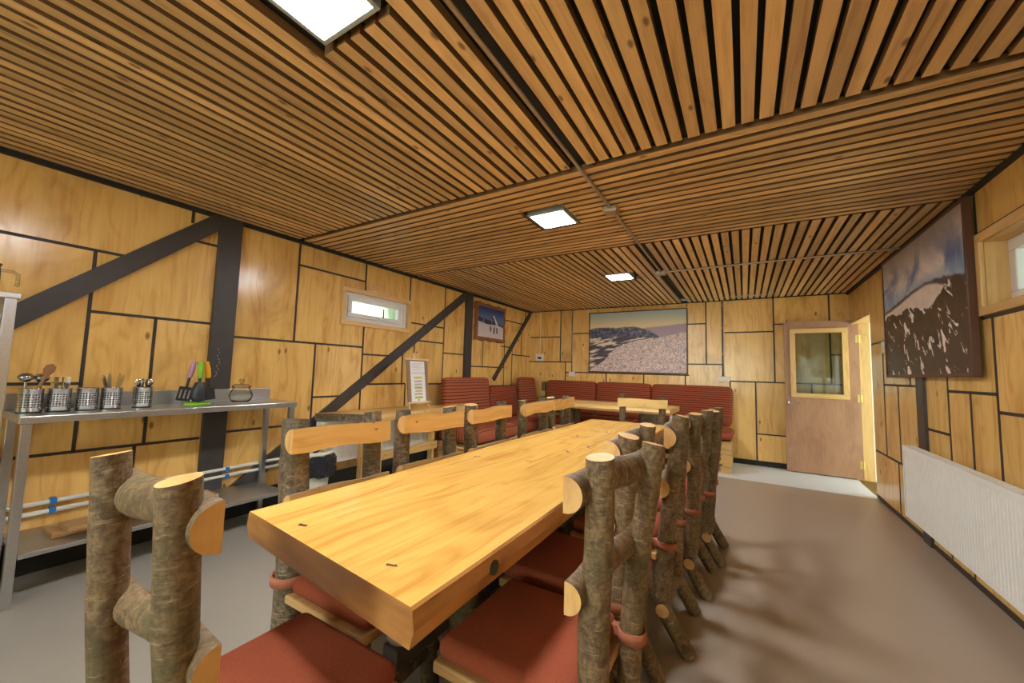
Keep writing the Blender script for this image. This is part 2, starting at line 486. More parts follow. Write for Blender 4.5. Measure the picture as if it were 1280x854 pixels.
# ------------------------------------------------------------------ mesh builder
class MB:
    def __init__(self):
        self.v, self.f, self.mi, self.uv, self.r, self.sm = [], [], [], [], [], []

    def face(self, idx, mi=0, uv=None, r=0.0, smooth=False):
        self.f.append(tuple(idx))
        self.mi.append(mi)
        self.uv.append(uv or [(0.0, 0.0)] * len(idx))
        self.r.append(r)
        self.sm.append(smooth)

    def quad(self, pts, mi=0, uv=None, r=0.0):
        b = len(self.v)
        self.v += [tuple(p) for p in pts]
        self.face(range(b, b + len(pts)), mi, uv, r)

    def box(self, c, s, rot=None, mi=0, r=None, axis=None):
        """box centre c, full size s; grain (u) along the longest side unless axis is given"""
        if r is None:
            r = RNG.random()
        h = [x / 2 for x in s]
        if axis is None:
            axis = max(range(3), key=lambda i: s[i])
        b = len(self.v)
        loc = []
        for sx in (-1, 1):
            for sy in (-1, 1):
                for sz in (-1, 1):
                    p = Vector((sx * h[0], sy * h[1], sz * h[2]))
                    loc.append(p.copy())
                    if rot is not None:
                        p = rot @ p
                    self.v.append((c[0] + p.x, c[1] + p.y, c[2] + p.z))
        faces = [((0, 1, 3, 2), 0), ((4, 6, 7, 5), 0), ((0, 4, 5, 1), 1), ((2, 3, 7, 6), 1), ((0, 2, 6, 4), 2), ((1, 5, 7, 3), 2)]
        for idx, nax in faces:
            oth = [i for i in range(3) if i != nax]
            if axis in oth:
                ua, va = axis, [i for i in oth if i != axis][0]
            else:
                ua, va = oth
            uv = [(loc[i][ua], loc[i][va] + nax * 0.31) for i in idx]
            self.face([b + i for i in idx], mi, uv, r)

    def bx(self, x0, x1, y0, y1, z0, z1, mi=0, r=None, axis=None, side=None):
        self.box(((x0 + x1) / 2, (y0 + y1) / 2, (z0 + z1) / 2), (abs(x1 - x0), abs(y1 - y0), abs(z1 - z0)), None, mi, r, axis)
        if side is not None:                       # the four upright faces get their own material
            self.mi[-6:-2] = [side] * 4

    def tube(self, pts, rad, seg=12, mi=0, cap=None, r=None, lump=0.0, seed=0, smooth=True, capcut=0.0):
        """tube through pts with radii rad, closed with flat caps of material cap"""
        if r is None:
            r = RNG.random()
        cap = mi if cap is None else cap
        pts = [Vector(p) for p in pts]
        if not hasattr(rad, '__len__'):
            rad = [rad] * len(pts)
        rg = random.Random(seed * 131 + 5)
        ph = [rg.uniform(0, 6.28) for _ in range(6)]
        n = len(pts)
        t0 = (pts[1] - pts[0]).normalized()
        ref = Vector((0, 0, 1)) if abs(t0.z) < 0.9 else Vector((1, 0, 0))
        a = t0.cross(ref).normalized()
        rings = []
        d = 0.0
        ds = []
        for i, p in enumerate(pts):
            if i == 0:
                tg = pts[1] - pts[0]
            elif i == n - 1:
                tg = pts[-1] - pts[-2]
            else:
                tg = pts[i + 1] - pts[i - 1]
            tg.normalize()
            a = (a - tg * a.dot(tg)).normalized()
            bb = tg.cross(a)
            if i:
                d += (p - pts[i - 1]).length
            ds.append(d)
            ring = []
            for k in range(seg):
                th = 2 * PI * k / seg
                rr = rad[i]
                if lump:
                    rr *= 1 + lump * (math.sin(2 * th + ph[0] + 7 * d) * 0.5 + math.sin(3 * th + ph[1] - 15 * d) * 0.4
                                      + math.sin(th + ph[2] + 23 * d) * 0.4)
                q = p + a * (rr * math.cos(th)) + bb * (rr * math.sin(th))
                if capcut and i in (0, n - 1):
                    q += tg * (capcut * math.sin(th + ph[3]) * rr)
                ring.append(len(self.v))
                self.v.append(tuple(q))
            rings.append(ring)
        for i in range(n - 1):
            for k in range(seg):
                k2 = (k + 1) % seg
                uv = [(ds[i], k / seg), (ds[i], (k + 1) / seg), (ds[i + 1], (k + 1) / seg), (ds[i + 1], k / seg)]
                self.face([rings[i][k], rings[i][k2], rings[i + 1][k2], rings[i + 1][k]], mi, uv, r, smooth)
        cu = [(rad[0] * math.cos(2 * PI * k / seg), rad[0] * math.sin(2 * PI * k / seg)) for k in range(seg)]
        b = len(self.v)
        self.v += [self.v[i] for i in rings[0]]
        self.face(list(range(b, b + seg))[::-1], cap, cu[::-1], r)
        b = len(self.v)
        self.v += [self.v[i] for i in rings[-1]]
        self.face(list(range(b, b + seg)), cap, cu, r)

    def lathe(self, prof, c=(0, 0, 0), seg=20, mi=0, smooth=True):
        """profile [(radius, z)] turned about z"""
        rings = []
        L = 0.0
        ls = []
        for j, (rr, z) in enumerate(prof):
            if j:
                L += math.hypot(rr - prof[j - 1][0], z - prof[j - 1][1])
            ls.append(L)
            if rr < 1e-6:
                rings.append([len(self.v)])
                self.v.append((c[0], c[1], c[2] + z))
            else:
                ring = []
                for k in range(seg):
                    th = 2 * PI * k / seg
                    ring.append(len(self.v))
                    self.v.append((c[0] + rr * math.cos(th), c[1] + rr * math.sin(th), c[2] + z))
                rings.append(ring)
        for j in range(len(prof) - 1):
            A, B = rings[j], rings[j + 1]
            for k in range(seg):
                k2 = (k + 1) % seg
                u0, u1 = k / seg, (k + 1) / seg
                z0, z1 = prof[j][1], prof[j + 1][1]
                if len(A) == 1 and len(B) == 1:
                    continue
                if len(A) == 1:
                    self.face([A[0], B[k2], B[k]], mi, [(u0, z0), (u1, z1), (u0, z1)], 0.0, smooth)
                elif len(B) == 1:
                    self.face([A[k], A[k2], B[0]], mi, [(u0, z0), (u1, z0), (u0, z1)], 0.0, smooth)
                else:
                    self.face([A[k], A[k2], B[k2], B[k]], mi, [(u0, z0), (u1, z0), (u1, z1), (u0, z1)], 0.0, smooth)

    def extrude(self, prof, axis_pts, frame, mi_side, mi_cap, r=None, smooth=False, scale=None, side_mats=None):
        """2-D profile swept along straight stations; frame = (e1, e2) vectors for profile coordinates"""
        if r is None:
            r = RNG.random()
        e1, e2 = Vector(frame[0]), Vector(frame[1])
        n = len(prof)
        rings = []
        d = 0.0
        ds = []
        P = [Vector(p) for p in axis_pts]
        for i, p in enumerate(P):
            if i:
                d += (p - P[i - 1]).length
            ds.append(d)
            s = 1.0 if scale is None else scale[i]
            rings.append(list(range(len(self.v), len(self.v) + n)))
            for (x, y) in prof:
                self.v.append(tuple(p + e1 * (x * s) + e2 * (y * s)))
        acc = [0.0]
        for k in range(n):
            x0, y0 = prof[k]
            x1, y1 = prof[(k + 1) % n]
            acc.append(acc[-1] + math.hypot(x1 - x0, y1 - y0))
        for i in range(len(P) - 1):
            for k in range(n):
                k2 = (k + 1) % n
                m = side_mats[k] if side_mats else mi_side
                uv = [(ds[i], acc[k]), (ds[i], acc[k + 1]), (ds[i + 1], acc[k + 1]), (ds[i + 1], acc[k])]
                self.face([rings[i][k], rings[i][k2], rings[i + 1][k2], rings[i + 1][k]], m, uv, r, smooth and m == mi_side)
        for ring, rev in ((rings[0], True), (rings[-1], False)):
            b = len(self.v)
            self.v += [self.v[q] for q in ring]
            idx = list(range(b, b + n))
            uv = list(prof)
            if rev:
                idx, uv = idx[::-1], uv[::-1]
            self.face(idx, mi_cap, uv, r)

    def build(self, name, mats, parent=None, loc=None, bevel=0.0, seg=2, smooth_all=False, sub=0):
        me = bpy.data.meshes.new(name)
        me.from_pydata(self.v, [], self.f)
        if not isinstance(mats, (list, tuple)):
            mats = [mats]
        for m in mats:
            me.materials.append(M[m] if isinstance(m, str) else m)
        uvl = me.uv_layers.new(name='UVMap')
        flat = []
        for u in self.uv:
            for a, b in u:
                flat += [a, b]
        uvl.data.foreach_set('uv', flat)
        at = me.attributes.new('rnd', 'FLOAT', 'FACE')
        at.data.foreach_set('value', self.r)
        me.polygons.foreach_set('material_index', self.mi)
        me.polygons.foreach_set('use_smooth', [True] * len(self.f) if smooth_all else self.sm)
        me.validate()
        me.update()
        o = bpy.data.objects.new(name, me)
        COL.objects.link(o)
        if loc is not None:
            o.location = loc
        if parent is not None:
            o.parent = parent
        if bevel:
            md = o.modifiers.new('bevel', 'BEVEL')
            md.width = bevel
            md.segments = seg
            md.limit_method = 'ANGLE'
            md.angle_limit = 0.7
        if sub:
            md = o.modifiers.new('sub', 'SUBSURF')
            md.levels = sub
            md.render_levels = sub
        return o


def tag(o, label=None, cat=None, group=None, kind=None):
    if label:
        o['label'] = label
    if cat:
        o['category'] = cat
    if group:
        o['group'] = group
    if kind:
        o['kind'] = kind
    return o


def empty(name, loc, rz=0.0):
    o = bpy.data.objects.new(name, None)
    o.empty_display_size = 0.1
    COL.objects.link(o)
    o.location = loc
    o.rotation_euler = (0, 0, rz)
    return o


def thing(name, label, cat, loc, rz=0.0, group=None):
    return tag(empty(name, loc, rz), label, cat, group)


def struct(o, label=None):
    o['kind'] = 'structure'
    if label:
        o['label'] = label
    return o


# ------------------------------------------------------------------ the room shell
XL, XR, YB, YF, ZC = -3.62, 1.225, 6.765, -3.2, 2.44

mb = MB()
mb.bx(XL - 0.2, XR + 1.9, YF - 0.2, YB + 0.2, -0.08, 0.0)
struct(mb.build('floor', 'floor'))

LEFT = [('H', 1.964, 0.33, 0.90), ('H', 2.189, 1.20, 1.404), ('V', 1.228, 2.319, 2.44), ('V', 0.735, 1.097, 1.964), ('V', 0.735, 0.674, 1.097),
        ('H', 1.563, 0.735, 1.407), ('V', 1.068, 0.674, 1.563), ('H', 1.099, 0.20, 0.735), ('H', 0.674, 0.20, 1.395), ('V', 1.021, 0.0, 0.674),
        ('V', 2.071, 1.474, 2.44), ('H', 1.474, 1.554, 2.842), ('H', 2.208, 2.071, 2.832), ('V', 2.832, 2.11, 2.44), ('V', 2.288, 0.70, 1.474),
        ('H', 0.948, 2.288, 2.60), ('V', 2.842, 0.70, 1.72), ('H', 1.397, 2.842, 3.30), ('V', 3.509, 2.11, 2.44), ('H', 1.835, 3.55, 4.182),
        ('V', 4.182, 1.0, 2.44), ('H', 1.619, 3.622, 4.182), ('V', 3.622, 0.80, 1.66), ('V', 3.433, 1.066, 1.52), ('H', 1.066, 2.842, 3.497),
        ('V', 3.497, 0.70, 1.066), ('H', 1.485, 4.182, 4.717), ('H', 1.057, 3.622, 4.182), ('H', 1.317, 4.80, 5.80), ('V', 5.143, 1.317, 1.76),
        ('H', 2.157, 5.72, 6.519), ('V', 6.519, 2.157, 2.44), ('V', 6.404, 1.559, 2.157), ('H', 1.686, 5.70, 6.067), ('H', 1.559, 6.067, 6.765),
        ('V', 5.801, 1.0, 1.73), ('V', 6.067, 0.8, 1.697), ('H', 2.244, 4.80, 5.03), ('H', 0.70, 1.55, 4.182),
        # beyond what the photo shows: the same patchwork, nearer the camera
        ('V', 0.33, 0.0, 1.964), ('H', 1.30, -1.2, 0.33), ('V', -1.2, 0.0, 2.44), ('H', 1.7, -2.4, -1.2), ('V', -2.4, 0.0, 2.44)]
BACK = [('H', 1.933, -3.62, -2.975), ('V', -2.975, 1.459, 2.44), ('V', -2.741, 1.271, 2.44), ('H', 1.459, -3.62, -2.741), ('V', -2.866, 0.9, 1.459),
        ('H', 1.987, -2.741, -2.35), ('H', 1.271, -2.866, -0.75), ('V', -2.091, 0.9, 1.271), ('V', -1.451, 0.9, 1.271), ('V', -0.806, 0.9, 1.271),
        ('V', -0.503, 1.45, 2.44), ('H', 2.089, -0.80, -0.503), ('H', 1.45, -0.80, -0.279), ('V', -0.279, 1.20, 2.44), ('H', 1.938, -0.279, 0.379),
        ('V', 0.379, 1.20, 2.44), ('H', 1.20, -0.279, 1.225), ('V', -0.184, 0.7, 1.20), ('V', 0.142, 0.0, 1.20), ('H', 0.45, 0.142, 1.225),
        ('H', 2.043, 0.379, 0.56), ('V', 1.015, 1.20, 2.44), ('H', 1.599, 1.015, 1.225), ('V', 0.80, 0.45, 1.20), ('V', 1.155, 0.45, 1.20)]
RIGHT = [('V', 5.372, 0.508, 1.664), ('H', 1.223, 4.46, 5.372), ('V', 4.955, 0.508, 1.223), ('H', 0.508, 4.46, 5.76), ('V', 5.033, 0.0, 0.508),
         ('V', 4.635, 1.223, 1.42), ('H', 0.896, 3.918, 4.31), ('V', 3.918, 0.50, 1.40), ('H', 1.199, 3.295, 3.918), ('V', 3.605, 0.50, 1.199),
         ('V', 3.295, 0.50, 1.643), ('H', 1.098, 2.20, 3.295), ('H', 2.153, 2.20, 3.406), ('H', 1.643, 2.20, 3.406), ('H', 1.664, 5.05, 5.76),
         ('V', 3.997, 0.0, 0.25), ('V', 3.687, 0.0, 0.25), ('V', 3.406, 1.643, 2.44), ('V', 2.20, 0.0, 2.44), ('H', 1.2, 0.6, 2.20), ('V', 0.6, 0.0, 2.44),
         ('H', 1.8, -1.0, 0.6), ('V', -1.0, 0.0, 2.44), ('H', 0.9, -3.2, -1.0)]
FRONT = [('V', -2.4, 0, 2.44), ('V', -1.2, 0, 2.44), ('V', 0.0, 0, 2.44), ('H', 1.3, -3.62, -1.2), ('H', 0.9, -1.2, 1.225)]


def panel_wall(name, a0, a1, z0, z1, segs, holes, pos, flip, thick=0.12, strip=0.019):
    """patchwork plywood wall: panels found by flood fill between the joint strips.
    pos(a, z, d) -> world point, d = distance out of the wall into the room"""
    A = sorted(set([a0, a1] + [s[1] for s in segs if s[0] == 'V'] + [x for s in segs if s[0] == 'H' for x in s[2:]] + [h[i] for h in holes for i in (0, 1)]))
    Z = sorted(set([z0, z1] + [s[1] for s in segs if s[0] == 'H'] + [x for s in segs if s[0] == 'V' for x in s[2:]] + [h[i] for h in holes for i in (2, 3)]))
    A = [x for x in A if a0 <= x <= a1]
    Z = [x for x in Z if z0 <= x <= z1]
    nA, nZ = len(A) - 1, len(Z) - 1

    def inhole(i, j):
        ca, cz = (A[i] + A[i + 1]) / 2, (Z[j] + Z[j + 1]) / 2
        return any(h[0] < ca < h[1] and h[2] < cz < h[3] for h in holes)

    def blocked(i, j, i2, j2):
        if i != i2:
            x = A[max(i, i2)]
            cz = (Z[j] + Z[j + 1]) / 2
            return any(s[0] == 'V' and abs(s[1] - x) < 1e-6 and s[2] < cz < s[3] for s in segs)
        z = Z[max(j, j2)]
        ca = (A[i] + A[i + 1]) / 2
        return any(s[0] == 'H' and abs(s[1] - z) < 1e-6 and s[2] < ca < s[3] for s in segs)
    pid = {}
    rg = random.Random(len(name) * 11 + 3)
    for i in range(nA):
        for j in range(nZ):
            if (i, j) in pid or inhole(i, j):
                continue
            val = rg.random()
            st = [(i, j)]
            pid[(i, j)] = val
            while st:
                x, y = st.pop()
                for x2, y2 in ((x + 1, y), (x - 1, y), (x, y + 1), (x, y - 1)):
                    if 0 <= x2 < nA and 0 <= y2 < nZ and (x2, y2) not in pid and not inhole(x2, y2) and not blocked(x, y, x2, y2):
                        pid[(x2, y2)] = val
                        st.append((x2, y2))
    mb = MB()
    for (i, j), val in pid.items():
        q = [(A[i], Z[j]), (A[i + 1], Z[j]), (A[i + 1], Z[j + 1]), (A[i], Z[j + 1])]
        if flip:
            q = q[::-1]
        mb.quad([pos(a, z, 0.0) for a, z in q], 0, [(z, a) for a, z in q], val)
        mb.quad([pos(a, z, -thick) for a, z in q[::-1]], 1, None, 0.0)
    # reveals of the openings
    for h in holes:
        for (pa, pb) in (((h[0], h[2]), (h[1], h[2])), ((h[1], h[2]), (h[1], h[3])), ((h[1], h[3]), (h[0], h[3])), ((h[0], h[3]), (h[0], h[2]))):
            mb.quad([pos(pa[0], pa[1], 0), pos(pb[0], pb[1], 0), pos(pb[0], pb[1], -thick), pos(pa[0], pa[1], -thick)], 0,
                    [(0, 0), (1, 0), (1, .1), (0, .1)], 0.3)
    for s in segs:
        hw = strip / 2
        if s[0] == 'V':
            e = (s[1] - hw, s[1] + hw, s[2], s[3])
        else:
            e = (s[2], s[3], s[1] - hw, s[1] + hw)
        P = [pos(e[0], e[2], 0.003), pos(e[1], e[2], 0.003), pos(e[1], e[3], 0.003), pos(e[0], e[3], 0.003)]
        Q = [pos(e[0], e[2], -0.002), pos(e[1], e[2], -0.002), pos(e[1], e[3], -0.002), pos(e[0], e[3], -0.002)]
        if flip:
            mb.quad(P[::-1], 2)
        else:
            mb.quad(P, 2)
        for k in range(4):
            k2 = (k + 1) % 4
            mb.quad([P[k], P[k2], Q[k2], Q[k]], 2)
    return struct(mb.build(name, ['ply', 'black', 'seam']))


W1 = (2.585, 3.475, 1.745, 2.065)      # opening of the left window (y0, y1, z0, z1)
W2 = (2.25, 3.345, 1.70, 2.10)         # opening of the right window
DO = (5.76, 6.66, 0.0, 2.03)           # doorway
panel_wall('wall_left', YF, YB, 0, ZC, LEFT, [W1], lambda a, z, d: (XL + d, a, z), False)
panel_wall('wall_back', XL, XR, 0, ZC, BACK, [], lambda a, z, d: (a, YB - d, z), False)
panel_wall('wall_right', YF, YB, 0, ZC, RIGHT, [W2, DO], lambda a, z, d: (XR - d, a, z), True, thick=0.17)
W3 = (-2.6, 0.6, 0.85, 2.15)  # added opening behind the camera, lets fill light in
panel_wall('wall_front', XL, XR, 0, ZC, FRONT, [W3], lambda a, z, d: (a, YF + d, z), True)

# ---- ceiling: dark lining with timber slats in three fields
mb = MB()
mb.bx(XL - 0.15, XR + 0.2, YF - 0.15, YB + 0.15, ZC + 0.05, ZC + 0.12)
ceil = struct(mb.build('ceiling', 'black'))
LAMPS = [(-1.17, -3.39 + 2.02), (-1.17, 0.645), (-1.262, 2.69), (-1.295, 4.69)]  # first lamp is added behind the camera, unseen, to light the room
HW = 0.175


def slat_run(mb, along, fixed, a0, a1, width, zrow):
    """one slat; split where a lamp recess crosses it"""
    cuts = []
    for (lx, ly) in LAMPS:
        f, g = (lx, ly) if along == 'Y' else (ly, lx)
        if abs(fixed - f) < HW + width * 0.3:
            cuts.append((g - HW, g + HW))
    parts = [(a0, a1)]
    for c0, c1 in cuts:
        nxt = []
        for p0, p1 in parts:
            if c1 <= p0 or c0 >= p1:
                nxt.append((p0, p1))
            else:
                if c0 > p0:
                    nxt.append((p0, c0))
                if c1 < p1:
                    nxt.append((c1, p1))
        parts = nxt
    for p0, p1 in parts:
        r = RNG.random()
        dz = RNG.uniform(-0.002, 0.002)
        if along == 'Y':
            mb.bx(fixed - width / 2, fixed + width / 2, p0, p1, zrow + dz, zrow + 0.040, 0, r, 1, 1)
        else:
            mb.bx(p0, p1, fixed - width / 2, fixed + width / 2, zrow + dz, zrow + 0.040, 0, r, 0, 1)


PITCH, SW = 0.0758, 0.0515


def field(along, x0, x1, y0, y1):
    mb = MB()
    lo, hi = (x0, x1) if along == 'Y' else (y0, y1)
    n = int(round((hi - lo) / PITCH))
    for k in range(n):
        c = lo + (k + 0.5) * (hi - lo) / n
        w = SW + RNG.uniform(-0.003, 0.003)
        c += RNG.uniform(-0.002, 0.002)
        if along == 'Y':
            slat_run(mb, 'Y', c, y0, y1, w, ZC)
        else:
            slat_run(mb, 'X', c, x0, x1, w, ZC)
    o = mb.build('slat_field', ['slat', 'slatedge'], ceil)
    o['kind'] = 'structure'
    return o


field('Y', XL + 0.03, -0.842, YF + 0.03, 2.035)
field('Y', -0.765, XR - 0.02, YF + 0.03, 2.035)
field('X', XL + 0.03, -0.808, 2.075, 3.545)
field('X', -0.802, XR - 0.02, 2.075, 3.545)
field('Y', XL + 0.03, -0.842, 3.56, YB - 0.02)
field('Y', -0.765, XR - 0.02, 3.56, YB - 0.02)

# dark steel angles where the walls meet the ceiling, skirtings
mb = MB(); mb.bx(XL, XL + 0.03, YF, YB, ZC - 0.03, ZC + 0.034); struct(mb.build('trim_1', 'black'))
mb = MB(); mb.bx(XR - 0.025, XR, YF, YB, ZC - 0.028, ZC + 0.034); struct(mb.build('trim_2', 'black'))
mb = MB(); mb.bx(XL + 0.03, XR - 0.025, YB - 0.012, YB, ZC - 0.012, ZC + 0.034); struct(mb.build('trim_3', 'black'))
mb = MB(); mb.bx(XL, XL + 0.025, YF, YB - 0.02, 0.0, 0.19); struct(mb.build('baseboard_left', 'black'))
mb = MB(); mb.bx(XL + 0.025, XR - 0.0, YB - 0.02, YB, 0.0, 0.07); struct(mb.build('baseboard_back', 'black'))
mb = MB(); mb.bx(XR - 0.008, XR, YF, DO[0], 0.0, 0.035); struct(mb.build('baseboard_right', 'seam'))


def bar(mb, p0, p1, w, d, normal):
    """flat bar between two points, width w in the wall plane, depth d along normal"""
    p0, p1 = Vector(p0), Vector(p1)
    t = (p1 - p0).normalized()
    nrm = Vector(normal)
    s = t.cross(nrm).normalized()
    rot = Matrix((t, s, nrm)).transposed()
    c = (p0 + p1) / 2 + nrm * (d / 2)
    mb.box(c, ((p1 - p0).length, w, d), rot)


# dark steel posts and braces
mb = MB()
mb.bx(XL, XL + 0.035, 1.40, 1.56, 0, ZC)
rg = random.Random(3)
for k in range(9):                                 # worn scratches on the paint
    z = 1.37 - k * 0.026
    y = 1.462 + rg.uniform(-0.012, 0.014)
    bar(mb, (XL + 0.035, y, z), (XL + 0.035, y + rg.uniform(-0.016, 0.016), z - rg.uniform(0.008, 0.022)), 0.004, 0.0012, (1, 0, 0))
    mb.mi[-6:] = [1] * 6
struct(mb.build('trim_4', ['steelpaint', 'chalk']), 'wide dark steel post with scratched paint behind the steel bench')
mb = MB(); mb.bx(XL, XL + 0.035, 4.64, 4.80, 0, ZC)
struct(mb.build('trim_5', ['steelpaint']), 'dark steel post between the diagonal brace and the small framed picture')
mb = MB(); bar(mb, (XL, 0.05, 1.12), (XL, 1.42, 2.41), 0.115, 0.03, (1, 0, 0))
struct(mb.build('trim_6', 'steelpaint'), 'diagonal steel brace above the cutlery canisters')
mb = MB(); bar(mb, (XL, 1.50, 0.10), (XL, 4.66, 2.40), 0.105, 0.03, (1, 0, 0))
struct(mb.build('trim_7', 'steelpaint'), 'long diagonal steel brace under the small window')
mb = MB(); bar(mb, (XL, 5.46, 1.11), (XL, 6.70, 2.39), 0.07, 0.03, (1, 0, 0))
struct(mb.build('trim_8', 'steelpaint'), 'short diagonal steel brace right of the small framed picture')
mb = MB(); mb.bx(XR - 0.02, XR, 4.30, 4.45, 0, ZC)
struct(mb.build('trim_9', 'steelpaint'), 'dark steel post behind the white radiator')


# ---- windows
def frame_boxes(mb, y0, y1, z0, z1, x0, x1, wy, wz, mi=0):
    mb.bx(x0, x1, y0, y1, z1 - wz, z1, mi)
    mb.bx(x0, x1, y0, y1, z0, z0 + wz, mi)
    mb.bx(x0, x1, y0, y0 + wy, z0 + wz, z1 - wz, mi)
    mb.bx(x0, x1, y1 - wy, y1, z0 + wz, z1 - wz, mi)


w1 = struct(empty('window_1', (XL, (W1[0] + W1[1]) / 2, W1[2])))
w1['label'] = 'small white awning window high on the left wall'
ox, oy, oz = w1.location


def in_w(o, par):
    o.parent = par
    o.location = (-par.location[0], -par.location[1], -par.location[2])
    return o


mb = MB(); frame_boxes(mb, W1[0] - 0.045, W1[1] + 0.045, W1[2] - 0.045, W1[3] + 0.04, XL, XL + 0.018, 0.05, 0.05)
in_w(mb.build('window_trim', 'pine', bevel=0.003), w1)
mb = MB(); frame_boxes(mb, W1[0], W1[1], W1[2], W1[3], XL - 0.10, XL - 0.015, 0.045, 0.045)
in_w(mb.build('window_frame', 'pvc', bevel=0.004), w1)
mb = MB(); frame_boxes(mb, W1[0] + 0.045, W1[1] - 0.085, W1[2] + 0.045, W1[3] - 0.045, XL - 0.085, XL - 0.005, 0.055, 0.05)
mb.bx(XL - 0.06, XL - 0.02, W1[1] - 0.085, W1[1] - 0.045, W1[2] + 0.045, W1[3] - 0.045)
in_w(mb.build('window_sash', 'pvc', bevel=0.006), w1)
mb = MB(); mb.bx(XL - 0.055, XL - 0.049, W1[0] + 0.09, W1[1] - 0.13, W1[2] + 0.09, W1[3] - 0.09)
in_w(mb.build('pane', 'glass'), w1)
mb = MB(); mb.bx(XL - 0.006, XL + 0.012, 3.04, 3.12, W1[2] + 0.062, W1[2] + 0.085); mb.bx(XL - 0.0, XL + 0.012, 3.095, 3.105, W1[2] + 0.08, W1[2] + 0.19, 1)
in_w(mb.build('latch', ['pvc', 'blackplastic']), w1)

w2 = struct(empty('window_2', (XR, (W2[0] + W2[1]) / 2, W2[2])))
w2['label'] = 'white framed window with pine trim on the right wall'
mb = MB(); frame_boxes(mb, W2[0] - 0.05, W2[1] + 0.05, W2[2] - 0.045, W2[3] + 0.045, XR - 0.02, XR, 0.055, 0.05)
in_w(mb.build('window_trim', 'pine', bevel=0.003), w2)
mb = MB(); frame_boxes(mb, W2[0] + 0.001, W2[1] - 0.001, W2[2] + 0.001, W2[3] - 0.001, XR, XR + 0.10, 0.012, 0.012)
in_w(mb.build('reveal_lining', 'pine'), w2)
mb = MB(); frame_boxes(mb, W2[0] + 0.012, W2[1] - 0.012, W2[2] + 0.012, W2[3] - 0.012, XR + 0.09, XR + 0.165, 0.07, 0.07)
mb.bx(XR + 0.09, XR + 0.165, 2.70, 2.76, W2[2] + 0.08, W2[3] - 0.08)
in_w(mb.build('window_frame', 'pvc', bevel=0.006), w2)
mb = MB(); mb.bx(XR + 0.13, XR + 0.136, W2[0] + 0.08, W2[1] - 0.08, W2[2] + 0.08, W2[3] - 0.08)
in_w(mb.build('pane', 'glass'), w2)

w3 = struct(empty('added_window', ((W3[0] + W3[1]) / 2, YF, W3[2])))  # unseen window added behind the camera for fill light
mb = MB()
for (xa, xb) in ((W3[0], W3[0] + 0.06), (W3[1] - 0.06, W3[1]), (-1.03, -0.97)):
    mb.bx(xa, xb, YF - 0.1, YF - 0.02, W3[2] + 0.06, W3[3] - 0.06)
mb.bx(W3[0], W3[1], YF - 0.1, YF - 0.02, W3[2], W3[2] + 0.06)
mb.bx(W3[0], W3[1], YF - 0.1, YF - 0.02, W3[3] - 0.06, W3[3])
in_w(mb.build('window_frame', 'pvc', bevel=0.004), w3)
mb = MB(); mb.bx(W3[0] + 0.05, W3[1] - 0.05, YF - 0.062, YF - 0.056, W3[2] + 0.05, W3[3] - 0.05)
in_w(mb.build('pane', 'glass'), w3)

# ---- doorway, corridor and the open door
mb = MB()
mb.bx(XR - 0.012, XR + 0.17, DO[1] - 0.03, DO[1], 0.0, DO[3] - 0.03)
mb.bx(XR - 0.012, XR + 0.17, DO[0], DO[1], DO[3] - 0.03, DO[3])
mb.bx(XR - 0.0, XR + 0.17, DO[0], DO[0] + 0.03, 0.0, DO[3] - 0.03)
struct(mb.build('trim_10', 'pine', bevel=0.002), 'pine lining of the doorway')
mb = MB()
mb.bx(XR + 0.171, XR + 1.7, DO[1] + 0.12, DO[1] + 0.2, 0, 2.5)
mb.bx(XR + 0.171, XR + 1.7, DO[0] - 0.5, DO[0] - 0.42, 0, 2.5)
mb.bx(XR + 0.171, XR + 1.7, DO[0] - 0.5, DO[1] + 0.2, 2.5, 2.56)
struct(mb.build('wall_corridor', 'white'))

DX0, DX1, DY0, DY1, DZ1 = 0.487, 1.285, 6.62, 6.66, 2.052
door = struct(empty('door_1', (DX1, 6.64, 0.0)))
door['label'] = 'brown plywood door with a pine framed window standing open'
mb = MB()
gx0, gx1, gz0, gz1 = 0.60, 1.12, 1.065, 1.893
mb.bx(DX0, gx0, DY0, DY1, 0.012, DZ1, 0, 0.4, 2)
mb.bx(gx1, DX1, DY0, DY1, 0.012, DZ1, 0, 0.4, 2)
mb.bx(gx0, gx1, DY0, DY1, 0.012, gz0, 0, 0.4, 2)
mb.bx(gx0, gx1, DY0, DY1, gz1, DZ1, 0, 0.4, 2)
in_w(mb.build('door_leaf', 'doorw'), door)
mb = MB()
tx0, tx1, tz0, tz1 = 0.55, 1.175, 1.008, 1.955
for (yy0, yy1) in ((DY0 - 0.014, DY0), (DY1, DY1 + 0.014)):
    mb.bx(tx0, tx1, yy0, yy1, tz1 - 0.066, tz1)
    mb.bx(tx0, tx1, yy0, yy1, tz0, tz0 + 0.062)
    mb.bx(tx0, tx0 + 0.062, yy0, yy1, tz0 + 0.062, tz1 - 0.066)
    mb.bx(tx1 - 0.062, tx1, yy0, yy1, tz0 + 0.062, tz1 - 0.066)
in_w(mb.build('glazing_trim', 'pine', bevel=0.003), door)
mb = MB(); mb.bx(gx0, gx1, 6.637, 6.643, gz0, gz1)
in_w(mb.build('pane', 'glass'), door)
mb = MB()
mb.tube([(0.535, DY0, 0.935), (0.535, DY0 - 0.008, 0.935)], 0.026, 16)
mb.tube([(0.535, DY0, 0.935), (0.535, DY0 - 0.05, 0.935)], 0.010, 10)
mb.tube([(0.53, DY0 - 0.048, 0.935), (0.60, DY0 - 0.05, 0.936), (0.65, DY0 - 0.046, 0.933)], [0.010, 0.009, 0.008], 10)
in_w(mb.build('lever_handle', 'chrome'), door)
